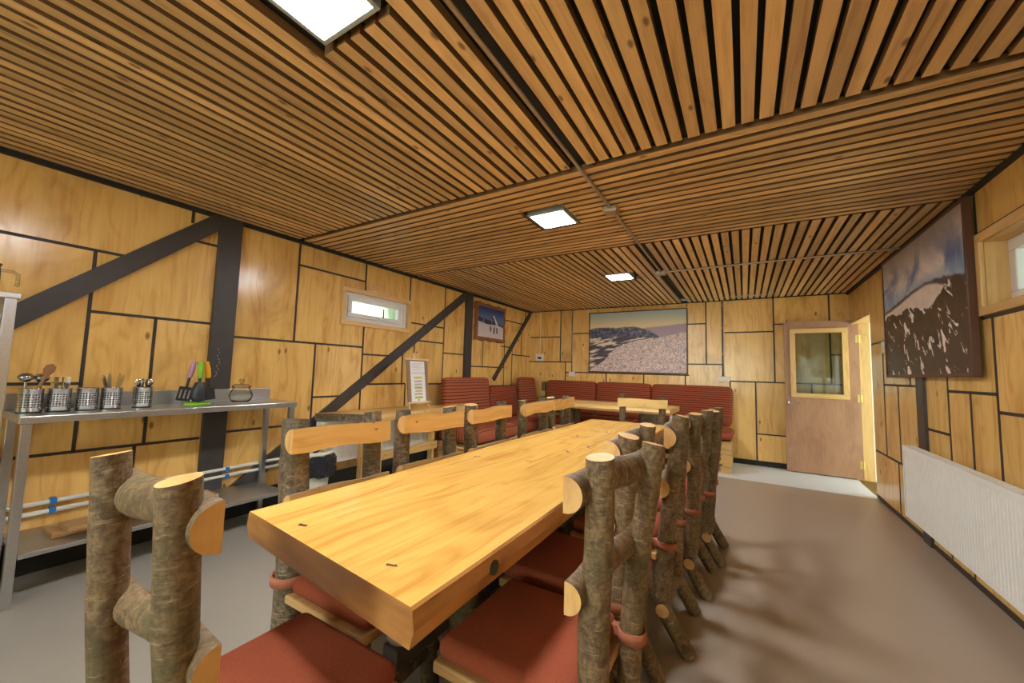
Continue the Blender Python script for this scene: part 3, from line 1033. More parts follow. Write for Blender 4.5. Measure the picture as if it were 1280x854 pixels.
for z in (1.80, 1.03, 0.19):
    mb = MB()
    mb.bx(DX1 - 0.035, DX1 + 0.02, DY0 - 0.003, DY0, z - 0.05, z + 0.05)
    mb.tube([(DX1, DY0 - 0.006, z - 0.05), (DX1, DY0 - 0.006, z + 0.05)], 0.007, 10)
    in_w(mb.build('hinge', 'brass'), door)


# ------------------------------------------------------------------ ceiling lamps, conduit
lamp_labels = {1: 'large looking square ceiling lamp nearest the camera, cut by the top of the photo',
               2: 'middle square ceiling lamp set in the crosswise slats',
               3: 'farthest square ceiling lamp, nearest the back wall',
               0: 'added square ceiling lamp behind the camera, out of view'}
for i, (lx, ly) in enumerate(LAMPS):
    t = thing('ceiling_light', lamp_labels[i], 'ceiling light', (lx, ly, ZC + 0.049), 0, 'square ceiling lamps')
    mb = MB()
    a, b = 0.150, 0.132
    for s in (-1, 1):
        mb.bx(s * b, s * a, -a, a, -0.050, 0.0)
        mb.bx(-b, b, s * b, s * a, -0.050, 0.0)
    mb.build('frame', 'lampframe', t, bevel=0.002)
    mb = MB(); mb.bx(-b, b, -b, b, -0.046, -0.02)
    mb.build('diffuser', 'diff', t)

CX = -0.795
mb = MB()
mb.tube([(CX, y, ZC - 0.013) for y in (YF + 0.05, -1, 0, 1.0, 2.0, 2.62)], 0.0105, 10)
tag(mb.build('conduit', 'galv', loc=(0, 0, 0)), 'metal ceiling conduit running from the top of the photo to the near junction box', 'conduit')
mb = MB()
mb.tube([(CX, y, ZC - 0.013) for y in (2.70, 3.2, 3.9, 4.56)], 0.0105, 10)
tag(mb.build('conduit', 'galv'), 'metal ceiling conduit between the two junction boxes', 'conduit')
mb = MB()
mb.tube([(x, 4.61, ZC - 0.012) for x in (-0.74, 0, 0.6, XR - 0.03)], 0.0095, 10)
tag(mb.build('conduit', 'galv'), 'pale conduit crossing the far ceiling to the right wall', 'conduit')
for (bx_, by_, lab) in ((CX, 2.66, 'ceiling junction box right of the middle lamp'), (CX, 4.61, 'small ceiling junction box near the back wall')):
    t = thing('junction_box', lab, 'junction box', (bx_, by_, ZC))
    mb = MB(); mb.bx(-0.05, 0.05, -0.045, 0.045, -0.04, 0.0); mb.build('box_body', 'galv', t, bevel=0.006)
    mb = MB(); mb.bx(-0.04, 0.04, -0.035, 0.035, -0.045, -0.04)
    mb.tube([(0.03, 0.028, -0.045), (0.03, 0.028, -0.048)], 0.005, 8)
    mb.tube([(-0.03, -0.028, -0.045), (-0.03, -0.028, -0.048)], 0.005, 8)
    mb.build('cover', 'galv', t, bevel=0.002)

for (x, z1, lab, lab2, hw) in ((-2.728, 1.238, 'white socket above the long striped bench, near the corner',
                                'thin pale conduit dropping to the socket near the corner', 0.055),
                               (-0.262, 1.226, 'white double socket above the right end of the long striped bench',
                                'thin pale conduit dropping to the double socket right of the large landscape', 0.075)):
    mb = MB()
    mb.tube([(x, YB - 0.009, z1 + 0.04), (x, YB - 0.009, 1.9), (x, YB - 0.009, ZC - 0.01)], 0.0085, 8)
    for zz in (1.6, 2.0, 2.35):
        mb.bx(x - 0.016, x + 0.016, YB - 0.019, YB - 0.001, zz, zz + 0.02)
    tag(mb.build('wall_conduit', 'galv'), lab2, 'conduit')
    t = thing('wall_socket', lab, 'socket', (x, YB - 0.004, z1))
    mb = MB(); mb.bx(-hw, hw, -0.03, 0.0, -0.042, 0.042); mb.build('back_box', 'plate', t, bevel=0.005)
    mb = MB(); mb.bx(-hw * 0.85, hw * 0.85, -0.034, -0.03, -0.032, 0.032)
    for q in ((-hw * 0.4, hw * 0.4) if hw > 0.06 else (0,)):
        for k in (-0.010, 0.0, 0.010):
            mb.tube([(q + k, -0.034, 0.0), (q + k, -0.0345, 0.0)], 0.0026, 6, 1)
    mb.build('socket_plate', ['plate', 'blackplastic'], t)

t = thing('thermostat', 'small pale thermostat on the back wall near the left corner', 'thermostat', (-3.40, YB - 0.004, 1.54))
mb = MB(); mb.bx(-0.08, 0.08, -0.03, 0.0, -0.07, 0.07); mb.build('housing', 'plate', t, bevel=0.008)
mb = MB(); mb.bx(-0.035, 0.045, -0.033, -0.03, -0.03, 0.012); mb.build('display', 'dark_screen', t)
mb = MB(); mb.tube([(-0.0, -0.005, 0.07), (-0.0, -0.005, 0.9)], 0.004, 6); mb.build('cable', 'plate', t)


t = thing('light_switch', 'small white light switch on the right wall between the doorway and the peak photograph', 'switch', (XR - 0.004, 5.30, 1.60), -PI / 2)
mb = MB(); mb.bx(-0.04, 0.04, -0.012, 0.0, -0.06, 0.06); mb.build('switch_plate', 'plate', t, bevel=0.004)
mb = MB(); mb.bx(-0.015, 0.015, -0.018, -0.012, -0.022, 0.022); mb.build('rocker', 'plate', t, bevel=0.002)


# ------------------------------------------------------------------ hung pictures
def picture(name, label, loc, rz, w, h, d, fw, fm, pic, rough_edge=False):
    """local frame: x right, -y out of the wall, z up; origin at the middle of the bottom edge"""
    t = thing(name, label, 'picture', loc, rz)
    mb = MB()
    if rough_edge:
        rg = random.Random(9)
        n = 16

        def edge(k, o):
            return math.sin(k * 1.3 + o) * 0.010 + rg.uniform(-0.004, 0.004)
        outer, inner = [], []
        for k in range(n):
            u = k / n
            outer.append((-w / 2 + u * w, 0 + edge(k, 0)))
        for k in range(n):
            outer.append((w / 2 + edge(k, 1), k / n * h))
        for k in range(n):
            outer.append((w / 2 - k / n * w, h + edge(k, 2)))
        for k in range(n):
            outer.append((-w / 2 + edge(k, 3), h - k / n * h))
        cx, cz = 0.0, h / 2
        sx, sz = (w / 2 - fw) / (w / 2), (h / 2 - fw) / (h / 2)
        for i, (x, z) in enumerate(outer):
            side, k = divmod(i, n)
            uu = k / n
            q = [(-w / 2 + uu * w, 0), (w / 2, uu * h), (w / 2 - uu * w, h), (-w / 2, h - uu * h)][side]
            inner.append((q[0] * sx, cz + (q[1] - cz) * sz))
        N = len(outer)
        for i in range(N):
            j = (i + 1) % N
            a, b, c, e = outer[i], outer[j], inner[j], inner[i]
            uv = [(i * .04, 0), (j * .04, 0), (j * .04, fw), (i * .04, fw)]
            mb.quad([(a[0], -d, a[1]), (b[0], -d, b[1]), (c[0], -d, c[1]), (e[0], -d, e[1])], 0, uv, 0.3)
            mb.quad([(a[0], 0, a[1]), (b[0], 0, b[1]), (b[0], -d, b[1]), (a[0], -d, a[1])], 0, uv, 0.5)
            mb.quad([(e[0], -d, e[1]), (c[0], -d, c[1]), (c[0], -d + 0.02, c[1]), (e[0], -d + 0.02, e[1])], 0, uv, 0.6)
    else:
        mb.bx(-w / 2, w / 2, -d, 0, 0, fw)
        mb.bx(-w / 2, w / 2, -d, 0, h - fw, h)
        mb.bx(-w / 2, -w / 2 + fw, -d, 0, fw, h - fw)
        mb.bx(w / 2 - fw, w / 2, -d, 0, fw, h - fw)
    mb.build('picture_frame', fm, t, bevel=0 if rough_edge else 0.002)
    mb = MB()
    x0, x1, z0, z1 = -w / 2 + fw * 0.9, w / 2 - fw * 0.9, fw * 0.9, h - fw * 0.9
    yf, yb = -d + 0.006, -d + 0.02
    mb.quad([(x0, yf, z0), (x1, yf, z0), (x1, yf, z1), (x0, yf, z1)], 0, [(0, 0), (1, 0), (1, 1), (0, 1)])
    P = [(x0, z0), (x1, z0), (x1, z1), (x0, z1)]
    for k in range(4):
        a, b = P[k], P[(k + 1) % 4]
        mb.quad([(b[0], yf, b[1]), (a[0], yf, a[1]), (a[0], yb, a[1]), (b[0], yb, b[1])], 1)
    mb.quad([(x1, yb, z0), (x0, yb, z0), (x0, yb, z1), (x1, yb, z1)], 1)
    mb.build('print', [pic, 'black'], t)
    return t


picture('landscape_picture', 'wide framed photograph of a frosty valley on the back wall above the striped bench',
        (-1.585, YB - 0.004, 1.283), 0, 1.64, 1.07, 0.03, 0.018, 'framew', 'pic_valley')
t = picture('landscape_picture', 'large framed photograph of snow streaked dark peaks on the right wall',
            (XR - 0.02, 4.215, 1.295), -PI / 2, 1.655, 1.105, 0.038, 0.024, 'framew', 'pic_peak')
picture('landscape_picture', 'small rough wood framed photograph of walkers on snow under blue sky, left wall',
        (XL + 0.004, 5.30, 1.74), PI / 2, 0.86, 0.60, 0.045, 0.055, 'rustic', 'pic_hikers', True)


# ------------------------------------------------------------------ radiators
def radiator(label, loc, rz, L, H, D=0.10):
    """local: x along the wall, -y into the room, origin on the wall line under the radiator"""
    t = thing('radiator', label, 'radiator', loc, rz)
    mb = MB()
    n = int(L / 0.035)
    yF = -D
    prof = []
    for k in range(n):
        x0 = -L / 2 + 0.02 + k * (L - 0.04) / n
        x1 = -L / 2 + 0.02 + (k + 1) * (L - 0.04) / n
        w = x1 - x0
        prof += [(x0, yF), (x0 + w * 0.80, yF), (x0 + w * 0.86, yF + 0.003), (x0 + w * 0.94, yF + 0.003)]
    prof.append((L / 2 - 0.02, yF))
    for (xa, ya), (xb, yb) in zip(prof[:-1], prof[1:]):
        mb.quad([(xa, ya, 0.03), (xb, yb, 0.03), (xb, yb, H - 0.04), (xa, ya, H - 0.04)])
        mb.quad([(xb, -0.045, 0.03), (xa, -0.045, 0.03), (xa, -0.045, H - 0.04), (xb, -0.045, H - 0.04)])
    mb.bx(-L / 2 + 0.004, L / 2 - 0.004, yF, -0.04, 0.006, 0.032)
    mb.build('panel', 'white', t)
    mb = MB()
    mb.bx(-L / 2, L / 2, yF - 0.003, yF + 0.012, H - 0.045, H)
    mb.bx(-L / 2, L / 2, -0.043, -0.03, H - 0.045, H)
    m = int(L / 0.05)
    for k in range(m):
        x = -L / 2 + (k + 0.5) * L / m
        mb.bx(x - 0.008, x + 0.008, yF + 0.012, -0.043, H - 0.006, H - 0.001)
    mb.build('top_grille', 'white', t, bevel=0.002)
    for s in (-1, 1):
        mb = MB(); mb.bx(s * L / 2 - 0.006, s * L / 2 + 0.006, yF - 0.003, -0.03, 0.0, H)
        mb.build('end_cover', 'white', t, bevel=0.002)
    for s in (-1, 1):
        mb = MB(); mb.bx(s * L * 0.36 - 0.02, s * L * 0.36 + 0.02, -0.045, 0.0, 0.08, H - 0.08)
        mb.build('wall_bracket', 'white', t)
    return t


radiator('long white panel radiator low on the right wall under the peak photograph', (XR - 0.022, 3.45, 0.178), -PI / 2, 1.94, 0.565)
radiator('white ribbed radiator behind the wall side dining table', (XL + 0.03, 3.10, 0.30), PI / 2, 1.56, 0.42)

# ------------------------------------------------------------------ main table
ZT = 0.775
t = thing('dining_table', 'long glossy live edge slab table in the middle of the room', 'table', (-0.98, 2.3, 0))
rg = random.Random(4)


def slab(mb, left, right, y0, y1, z1, th, n=40, bark=1, under=0):
    """slab running along y; left(u), right(u) give its wavy edges; top face 0, edges 1"""
    rows = []
    for k in range(n + 1):
        u = k / n
        xl, xr = left(u), right(u)
        ya = y0(0) + (y1(0) - y0(0)) * u
        yb = y0(1) + (y1(1) - y0(1)) * u
        w = 0.008 * math.sin(9 * u * 3) + 0.006 * math.sin(31 * u + 1)
        w2 = 0.008 * math.sin(7 * u * 3 + 2) + 0.006 * math.sin(27 * u + 4)
        ch = 0.006
        rows.append([(xl + ch, ya, z1), (xr - ch, yb, z1), (xr, yb, z1 - ch), (xr + w2 * 0.6 + 0.004, yb, z1 - th * 0.55), (xr - 0.006 + w2 * 0.6, yb, z1 - th),
                     (xl + 0.006 + w * 0.6, ya, z1 - th), (xl - w * 0.6 - 0.004, ya, z1 - th * 0.55), (xl, ya, z1 - ch)])
    for k in range(n):
        A, B = rows[k], rows[k + 1]
        for i in range(8):
            j = (i + 1) % 8
            m = 0 if i in (0,) else (2 if i == 4 else 1)
            pts = [A[i], A[j], B[j], B[i]]
            if i in (0, 4):
                uv = [(p[1], p[0]) for p in pts]
            else:
                uv = [(p[1], p[2] + i) for p in pts]
            mb.quad(pts, m, uv, 0.37)
    for R_, rev in ((rows[0], False), (rows[-1], True)):
        pts = R_[::-1] if not rev else R_
        mb.quad(pts, 1, [(p[0], p[2] * 1.0) for p in pts], 0.61)


mb = MB()
slab(mb, lambda u: -0.41 - 0.0 + 0.01 * math.sin(5 * u * 2), lambda u: 0.40 - 0.055 * u + 0.012 * math.sin(6 * u + 0.4),
     lambda s: -1.61 - 0.085 * s, lambda s: 1.73, ZT, 0.082)
top = mb.build('tabletop', ['slab', 'edge', 'raw'], t)
# knots and cracks in the slab face, and the round edge plug
rg = random.Random(12)
M['slabknot'] = plain('dark_knot', (104, 62, 26), 0.8)


def crack(x, y, L, ang, w):
    n = 7
    up, dn = [], []
    for k in range(n + 1):
        s = k / n - 0.5
        px = x + math.cos(ang) * s * L + 0.01 * math.sin(s * 9)
        py = y + math.sin(ang) * s * L
        hw = w * (1 - (2 * s) ** 2) * (0.7 + 0.5 * rg.random()) + 0.0006
        nx, ny = -math.sin(ang), math.cos(ang)
        up.append((px + nx * hw, py + ny * hw, ZT + 0.0007))
        dn.append((px - nx * hw, py - ny * hw, ZT + 0.0007))
    mb = MB()
    for k in range(n):
        mb.quad([dn[k], dn[k + 1], up[k + 1], up[k]], 0)
    mb.build('slab_knot', 'slabknot', t)


for (x, y, L, a, w) in ((-0.16, -1.58, 0.03, 0.4, 0.008), (0.24, -1.60, 0.03, 1.0, 0.006), (-0.30, -0.50, 0.05, 1.2, 0.009), (-0.02, -0.42, 0.04, 1.1, 0.008),
                        (0.05, -0.05, 0.10, 2.4, 0.008), (0.10, 0.18, 0.12, 2.2, 0.007), (-0.12, 0.55, 0.16, 2.0, 0.006),
                        (0.0, 0.9, 0.12, 1.9, 0.006)):
    crack(x, y, L, a, w)
mb = MB()
mb.tube([(0.404, -1.40, 0.735), (0.409, -1.40, 0.735)], 0.019, 16)
mb.build('edge_plug', plain('dark_green_plug', (58, 62, 36), 0.3), t)
for (yy, sd) in ((-1.12, 1), (-0.2, 5), (1.05, 2)):
    mb = MB()
    mb.tube([(0.085, yy, 0.0), (0.09, yy + 0.01, 0.25), (0.08, yy, 0.5), (0.085, yy, ZT - 0.083)], [0.075, 0.068, 0.07, 0.08], 16, 0, 1, None, 0.06, sd)
    mb.build('leg', ['bark', 'cut'], t)
for yy in (-1.12, 1.05):
    mb = MB(); mb.bx(-0.30, 0.33, yy - 0.04, yy + 0.04, ZT - 0.14, ZT - 0.083)
    mb.build('bearer', 'steelpaint', t, bevel=0.003)
mb = MB(); mb.bx(0.03, 0.09, -1.42, 1.3, 0.36, 0.42); mb.build('foot_rail', 'steelpaint', t, bevel=0.003)

t = thing('tissue_roll', 'white paper roll on the rail beneath the near end of the slab table', 'paper roll', (-0.925, 0.945, 0.421))
mb = MB(); mb.lathe([(0.02, 0.0), (0.055, 0.0), (0.055, 0.10), (0.02, 0.10), (0.02, 0.0)], seg=20); mb.build('tissue', 'roll', t)
mb = MB(); mb.lathe([(0.017, 0.0), (0.0205, 0.0), (0.0205, 0.101), (0.017, 0.101), (0.017, 0.0)], seg=16); mb.build('core_tube', 'raw', t)


# ------------------------------------------------------------------ log chairs
def logpts(p0, p1, n, bend, seed):
    rg = random.Random(seed)
    p0, p1 = Vector(p0), Vector(p1)
    ax = (p1 - p0)
    sd = Vector((rg.uniform(-1, 1), rg.uniform(-1, 1), rg.uniform(-0.3, 0.3)))
    sd = (sd - ax * (sd.dot(ax) / ax.length_squared))
    if sd.length > 1e-6:
        sd.normalize()
    ph = rg.uniform(0, 3)
    out = []
    for k in range(n + 1):
        s = k / n
        out.append(p0 + ax * s + sd * (bend * math.sin(s * PI * 1.6 + ph) * math.sin(s * PI)))
    return out


def half_profile(rad, flat, n=14):
    """D profile, flat side at +flat on the second axis; points run counter clockwise"""
    a0 = math.asin(max(-1, min(1, flat / rad)))
    pts = []
    # from the right end of the flat, round the back, to its left end
    th0, th1 = a0, -PI - a0
    for k in range(n + 1):
        th = th0 + (th1 - th0) * k / n
        pts.append((rad * math.cos(th), rad * math.sin(th)))
    return pts


def log_chair(label, cx, cy, rz, seed, group, top_y=-0.30, px=(-0.165, 0.165), pz=(1.05, 1.05), ptop=None, railL=0.47, rail_z=(0.968, 0.735), rail_dx=0.0,
              bark='bark', plank='plank', railw=0.046, seat=(0.43, 0.44), post_r=0.036, post_k=(1.0, 1.0), flat_y=-0.205):
    t = thing('log_chair', label, 'chair', (cx, cy, 0), rz, group)
    rg = random.Random(seed)
    sw, sd = seat
    # seat board
    mb = MB(); mb.bx(-sw / 2, sw / 2, -sd / 2 + 0.01, sd / 2, 0.392, 0.424, 0, None, 0)
    mb.build('seat_board', 'seatwood', t, bevel=0.006)
    # cushion
    mb = MB(); mb.box((0, 0.012, 0.455), (sw - 0.01, sd - 0.03, 0.062))
    cu = mb.build('seat_cushion', 'red', t, bevel=0.03, seg=5, smooth_all=True)
    front = [[], []]
    # back posts
    for k, s in enumerate((-1, 1)):
        xt = px[k]
        ty = top_y if ptop is None else ptop[k]
        r = post_r * post_k[k] * rg.uniform(0.93, 1.08)
        slope = (ty + 0.235) / 0.57
        zb = rg.uniform(0.17, 0.22)
        xb = 0.5 * xt + 0.5 * s * 0.165
        yb = -0.243 + slope * (zb - 0.48) * 0.55
        P = logpts((xb, yb, zb), (xt, ty, pz[k]), 11, rg.uniform(0.004, 0.012), seed * 7 + k)
        rad = [r * (1.08 - 0.12 * i / 11 + rg.uniform(-0.03, 0.03)) for i in range(12)]
        mb = MB(); mb.tube(P, rad, 16, 0, 1, None, 0.05, seed * 3 + k, True, 0.13)
        mb.build('back_post', [bark, 'cut'], t)
        for z in rail_z:
            q = min(P, key=lambda p: abs(p.z - z))
            front[k].append((q.x, q.y + r))
        # tie of the cushion round the post
        f = (0.462 - zb) / (pz[k] - zb)
        c = P[0].lerp(P[-1], f)
        c = min(P, key=lambda q: abs(q.z - 0.462)).lerp(c, 0.5)
        mb = MB()
        mb.lathe([(r * 1.12, -0.016), (r * 1.27, -0.016), (r * 1.30, 0.0), (r * 1.27, 0.016), (r * 1.12, 0.016), (r * 1.12, -0.016)], (c.x, c.y, 0.462), 18)
        mb.bx(c.x - 0.012, c.x + 0.012, c.y + r * 1.05, -0.16, 0.446, 0.474)
        mb.build('cushion_tie', 'tie', cu)
    # half log rails, flat faces toward the sitter
    for k, z in enumerate(rail_z):
        rr = railw * (1.0 if k == 0 else 0.9) * rg.uniform(0.96, 1.05)
        pr = half_profile(rr, rr * 0.12)
        n = 8
        ax = []
        dz = rg.uniform(-0.008, 0.008)
        for i in range(n + 1):
            x = rail_dx - railL / 2 + railL * i / n
            (xa, ya), (xb, yb2) = front[0][k], front[1][k]
            yc = ya + (yb2 - ya) * (x - xa) / (xb - xa) + rr - 0.030 + 0.003 * math.sin(i * 0.9 + seed)
            ax.append((x, yc, z + dz * (2 * i / n - 1) + 0.004 * math.sin(i + seed)))
        sc = [1 + 0.05 * math.sin(i * 1.1 + seed * 2 + k) for i in range(n + 1)]
        mb = MB()
        # profile axes: e1 = z, e2 = y
        mats = [0] * (len(pr) - 1) + [1]
        mb.extrude(pr, ax, ((0, 0, 1), (0, 1, 0)), 0, 2, None, True, sc, mats)
        mb.build('back_rail', [bark, plank, 'cut'], t)
    # legs
    for s in (-1, 1):
        P = logpts((s * 0.15, -0.10, 0.392), (s * 0.185, -0.335 + rg.uniform(-0.02, 0.02), 0.0), 6, 0.008, seed * 5 + s)
        mb = MB(); mb.tube(P, [0.038, 0.037, 0.037, 0.036, 0.036, 0.036, 0.035], 12, 0, 1, None, 0.05, seed + s + 9)
        mb.build('rear_leg', [bark, 'cut'], t)
        P = logpts((s * 0.15, 0.13, 0.392), (s * 0.175, 0.165, 0.0), 6, 0.006, seed * 5 + s + 31)
        mb = MB(); mb.tube(P, [0.037, 0.036, 0.036, 0.035, 0.035, 0.036, 0.036], 12, 0, 1, None, 0.05, seed + s + 19)
        mb.build('front_leg', [bark, 'cut'], t)
    P = logpts((-0.215, -0.235, 0.175), (0.215, -0.235, 0.175), 6, 0.008, seed + 77)
    mb = MB(); mb.tube(P, 0.030, 12, 0, 1, None, 0.05, seed + 3)
    mb.build('rear_stretcher', [bark, 'cut'], t)
    P = logpts((-0.20, 0.155, 0.16), (0.20, 0.155, 0.16), 6, 0.006, seed + 78)
    mb = MB(); mb.tube(P, 0.026, 12, 0, 1, None, 0.05, seed + 4)
    mb.build('front_stretcher', [bark, 'cut'], t)
    return t


GR, GL = 'log chairs along the aisle side of the long table', 'log chairs along the wall side of the long table'
log_chair('log chair at the near end of the long table, its back to the camera', -1.0, 0.58, 0.0, 3, 'log chairs at the table ends', top_y=-0.285, px=(-0.17, 0.175), pz=(1.05, 1.052), railL=0.45, railw=0.041, post_r=0.034)
RC = [(-0.555, 1.12, 'nearest log chair on the aisle side, in front at the lower right', (-0.16, 0.16), (1.045, 1.04), (-0.245, -0.31)),
      (-0.64, 1.60, 'second log chair from the camera on the aisle side, pushed in closer to the slab', (-0.18, 0.19), (1.035, 1.035), (-0.285, -0.275)),
      (-0.575, 2.19, 'third log chair from the camera on the aisle side of the slab table', (-0.18, 0.19), (1.035, 1.03), (-0.31, -0.275)),
      (-0.525, 2.75, 'fourth log chair from the camera on the aisle side, with crooked posts', (-0.155, 0.165), (1.03, 1.03), (-0.27, -0.31)),
      (-0.47, 3.22, 'farthest log chair on the aisle side, nearest the door', (-0.18, 0.175), (1.02, 1.02), (-0.285, -0.30))]
for i, (x, y, lab, px, pz, pt) in enumerate(RC):
    log_chair(lab, x, y, PI / 2, 11 + i * 4, GR, px=px, pz=pz, ptop=pt, rail_dx=-0.01 if i == 0 else 0.0, railL=0.45 if i == 0 else 0.46, railw=0.043 if i == 0 else 0.046)
LC = [(1.073, 'nearest log chair on the wall side, beside the steel bench', (1.045, 1.045)),
      (1.63, 'second log chair from the camera on the wall side, below the easel sign', (1.04, 1.035)),
      (2.20, 'third log chair from the camera on the wall side of the slab table', (1.035, 1.035)),
      (2.88, 'fourth log chair from the camera on the wall side of the slab table', (1.03, 1.03)),
      (3.385, 'farthest log chair on the wall side of the slab table', (1.03, 1.03))]
for i, (y, lab, pz) in enumerate(LC):
    # facing +x : local +x runs toward -y
    log_chair(lab, -1.235, y, -PI / 2, 41 + i * 4, GL, px=(-0.18, 0.185), pz=(pz[1], pz[0]), bark='bark2', top_y=-0.262, post_r=0.041, post_k=(1.0, 1.32) if i == 0 else (1.0, 1.0))
log_chair('log chair with a pale plank back at the far end of the slab table', -0.90, 4.02, PI + 0.12, 71, 'log chairs at the table ends', px=(-0.20, 0.21), pz=(1.03, 1.04), plank='pale_plank', railL=0.50, rail_z=(0.955, 0.70))


# ------------------------------------------------------------------ side tables
t = thing('side_table', 'slab table with board legs along the left wall under the small window', 'table', (-3.28, 3.35, 0))
mb = MB()
slab(mb, lambda u: -0.27 + 0.01 * math.sin(8 * u) + 0.23 * max(0.0, min(1.0, (u - 0.62) / 0.16)), lambda u: 0.20 + 0.018 * math.sin(7 * u + 1), lambda s: -1.06 + 0.30 * s, lambda s: 0.93, 0.80, 0.07)
mb.mi[-2] = 3
mb.build('tabletop', ['plank', 'plank', 'raw', 'bark2'], t)
for yy in (-0.62, 0.42):
    for xx in (-0.12, 0.12):
        mb = MB(); mb.bx(xx - 0.04, xx + 0.04, yy - 0.02, yy + 0.02, 0, 0.729); mb.build('leg', 'plank', t, bevel=0.003)
    mb = MB(); mb.bx(-0.16, 0.16, yy + 0.022, yy + 0.05, 0.62, 0.729); mb.build('leg_brace', 'plank', t, bevel=0.003)
mb = MB(); mb.bx(-0.06, -0.02, -0.60, 0.42, 0.28, 0.37); mb.build('stretcher', 'plank', t, bevel=0.003)

t = thing('side_table', 'slab table on trunk legs in front of the long striped bench', 'table', (-1.75, 5.72, 0))
mb = MB()
n = 30
rows = []
for k in range(n + 1):
    u = k / n
    x = -0.92 + 1.86 * u
    yn = -0.42 + 0.02 * math.sin(6 * u) - 0.06 * math.sin(u * PI)
    yf = 0.40 + 0.015 * math.sin(5 * u + 1)
    rows.append([(x, yn, 0.82), (x, yf, 0.82), (x, yf + 0.01, 0.785), (x, yf - 0.01, 0.755), (x, yn + 0.01, 0.755), (x, yn - 0.012, 0.785)])
for k in range(n):
    A, B = rows[k], rows[k + 1]
    for i in range(6):
        j = (i + 1) % 6
        pts = [B[i], B[j], A[j], A[i]]
        mb.quad(pts, 0 if i == 0 else 1, [(p[0], p[1] + p[2]) for p in pts], 0.22)
mb.quad(rows[0], 1, [(p[1], p[2]) for p in rows[0]], 0.4)
mb.quad(rows[-1][::-1], 1, [(p[1], p[2]) for p in rows[-1][::-1]], 0.4)
mb.build('tabletop', ['plank', 'plank'], t)
for xx in (-0.55, 0.62):
    for yy in (-0.22, 0.04):
        mb = MB(); mb.tube([(xx, yy, 0), (xx + 0.01, yy, 0.4), (xx, yy, 0.754)], [0.12, 0.105, 0.11], 18, 0, 1, None, 0.07, int(50 + xx * 10 + yy * 20))
        mb.build('trunk_leg', ['bark2', 'cut'], t)
mb = MB(); mb.bx(-0.55, 0.62, -0.03, 0.03, 0.2, 0.26); mb.build('stretcher', 'plank', t)


# ------------------------------------------------------------------ pallet benches with striped cushions
def pallets(mb, x0, x1, y0, y1, layers, hgt=0.14, deck_axis='x'):
    for L in range(layers):
        z = L * hgt
        if deck_axis == 'x':                    # deck boards run along x, blocks between
            for yy in (y0 + 0.05, (y0 + y1) / 2, y1 - 0.05):
                mb.bx(x0, x1, yy - 0.05, yy + 0.05, z, z + 0.02)
                for xx in (x0 + 0.06, (x0 + x1) / 2, x1 - 0.06):
                    mb.bx(xx - 0.06, xx + 0.06, yy - 0.048, yy + 0.048, z + 0.02, z + 0.10)
            nb = max(3, int((x1 - x0) / 0.14))
            for k in range(nb):
                xx = x0 + 0.05 + (x1 - x0 - 0.1) * k / (nb - 1)
                mb.bx(xx - 0.05, xx + 0.05, y0, y1, z + 0.10, z + 0.12)
            mb.bx(x0, x1, y0, y0 + 0.1, z + 0.12, z + hgt - 0.001)
            mb.bx(x0, x1, y1 - 0.1, y1, z + 0.12, z + hgt - 0.001)
        else:
            for xx in (x0 + 0.05, (x0 + x1) / 2, x1 - 0.05):
                mb.bx(xx - 0.05, xx + 0.05, y0, y1, z, z + 0.02)
                for yy in (y0 + 0.06, (y0 + y1) / 2, y1 - 0.06):
                    mb.bx(xx - 0.048, xx + 0.048, yy - 0.06, yy + 0.06, z + 0.02, z + 0.10)
            nb = max(3, int((y1 - y0) / 0.14))
            for k in range(nb):
                yy = y0 + 0.05 + (y1 - y0 - 0.1) * k / (nb - 1)
                mb.bx(x0, x1, yy - 0.05, yy + 0.05, z + 0.10, z + 0.12)
            mb.bx(x0, x0 + 0.1, y0, y1, z + 0.12, z + hgt - 0.001)
            mb.bx(x1 - 0.1, x1, y0, y1, z + 0.12, z + hgt - 0.001)


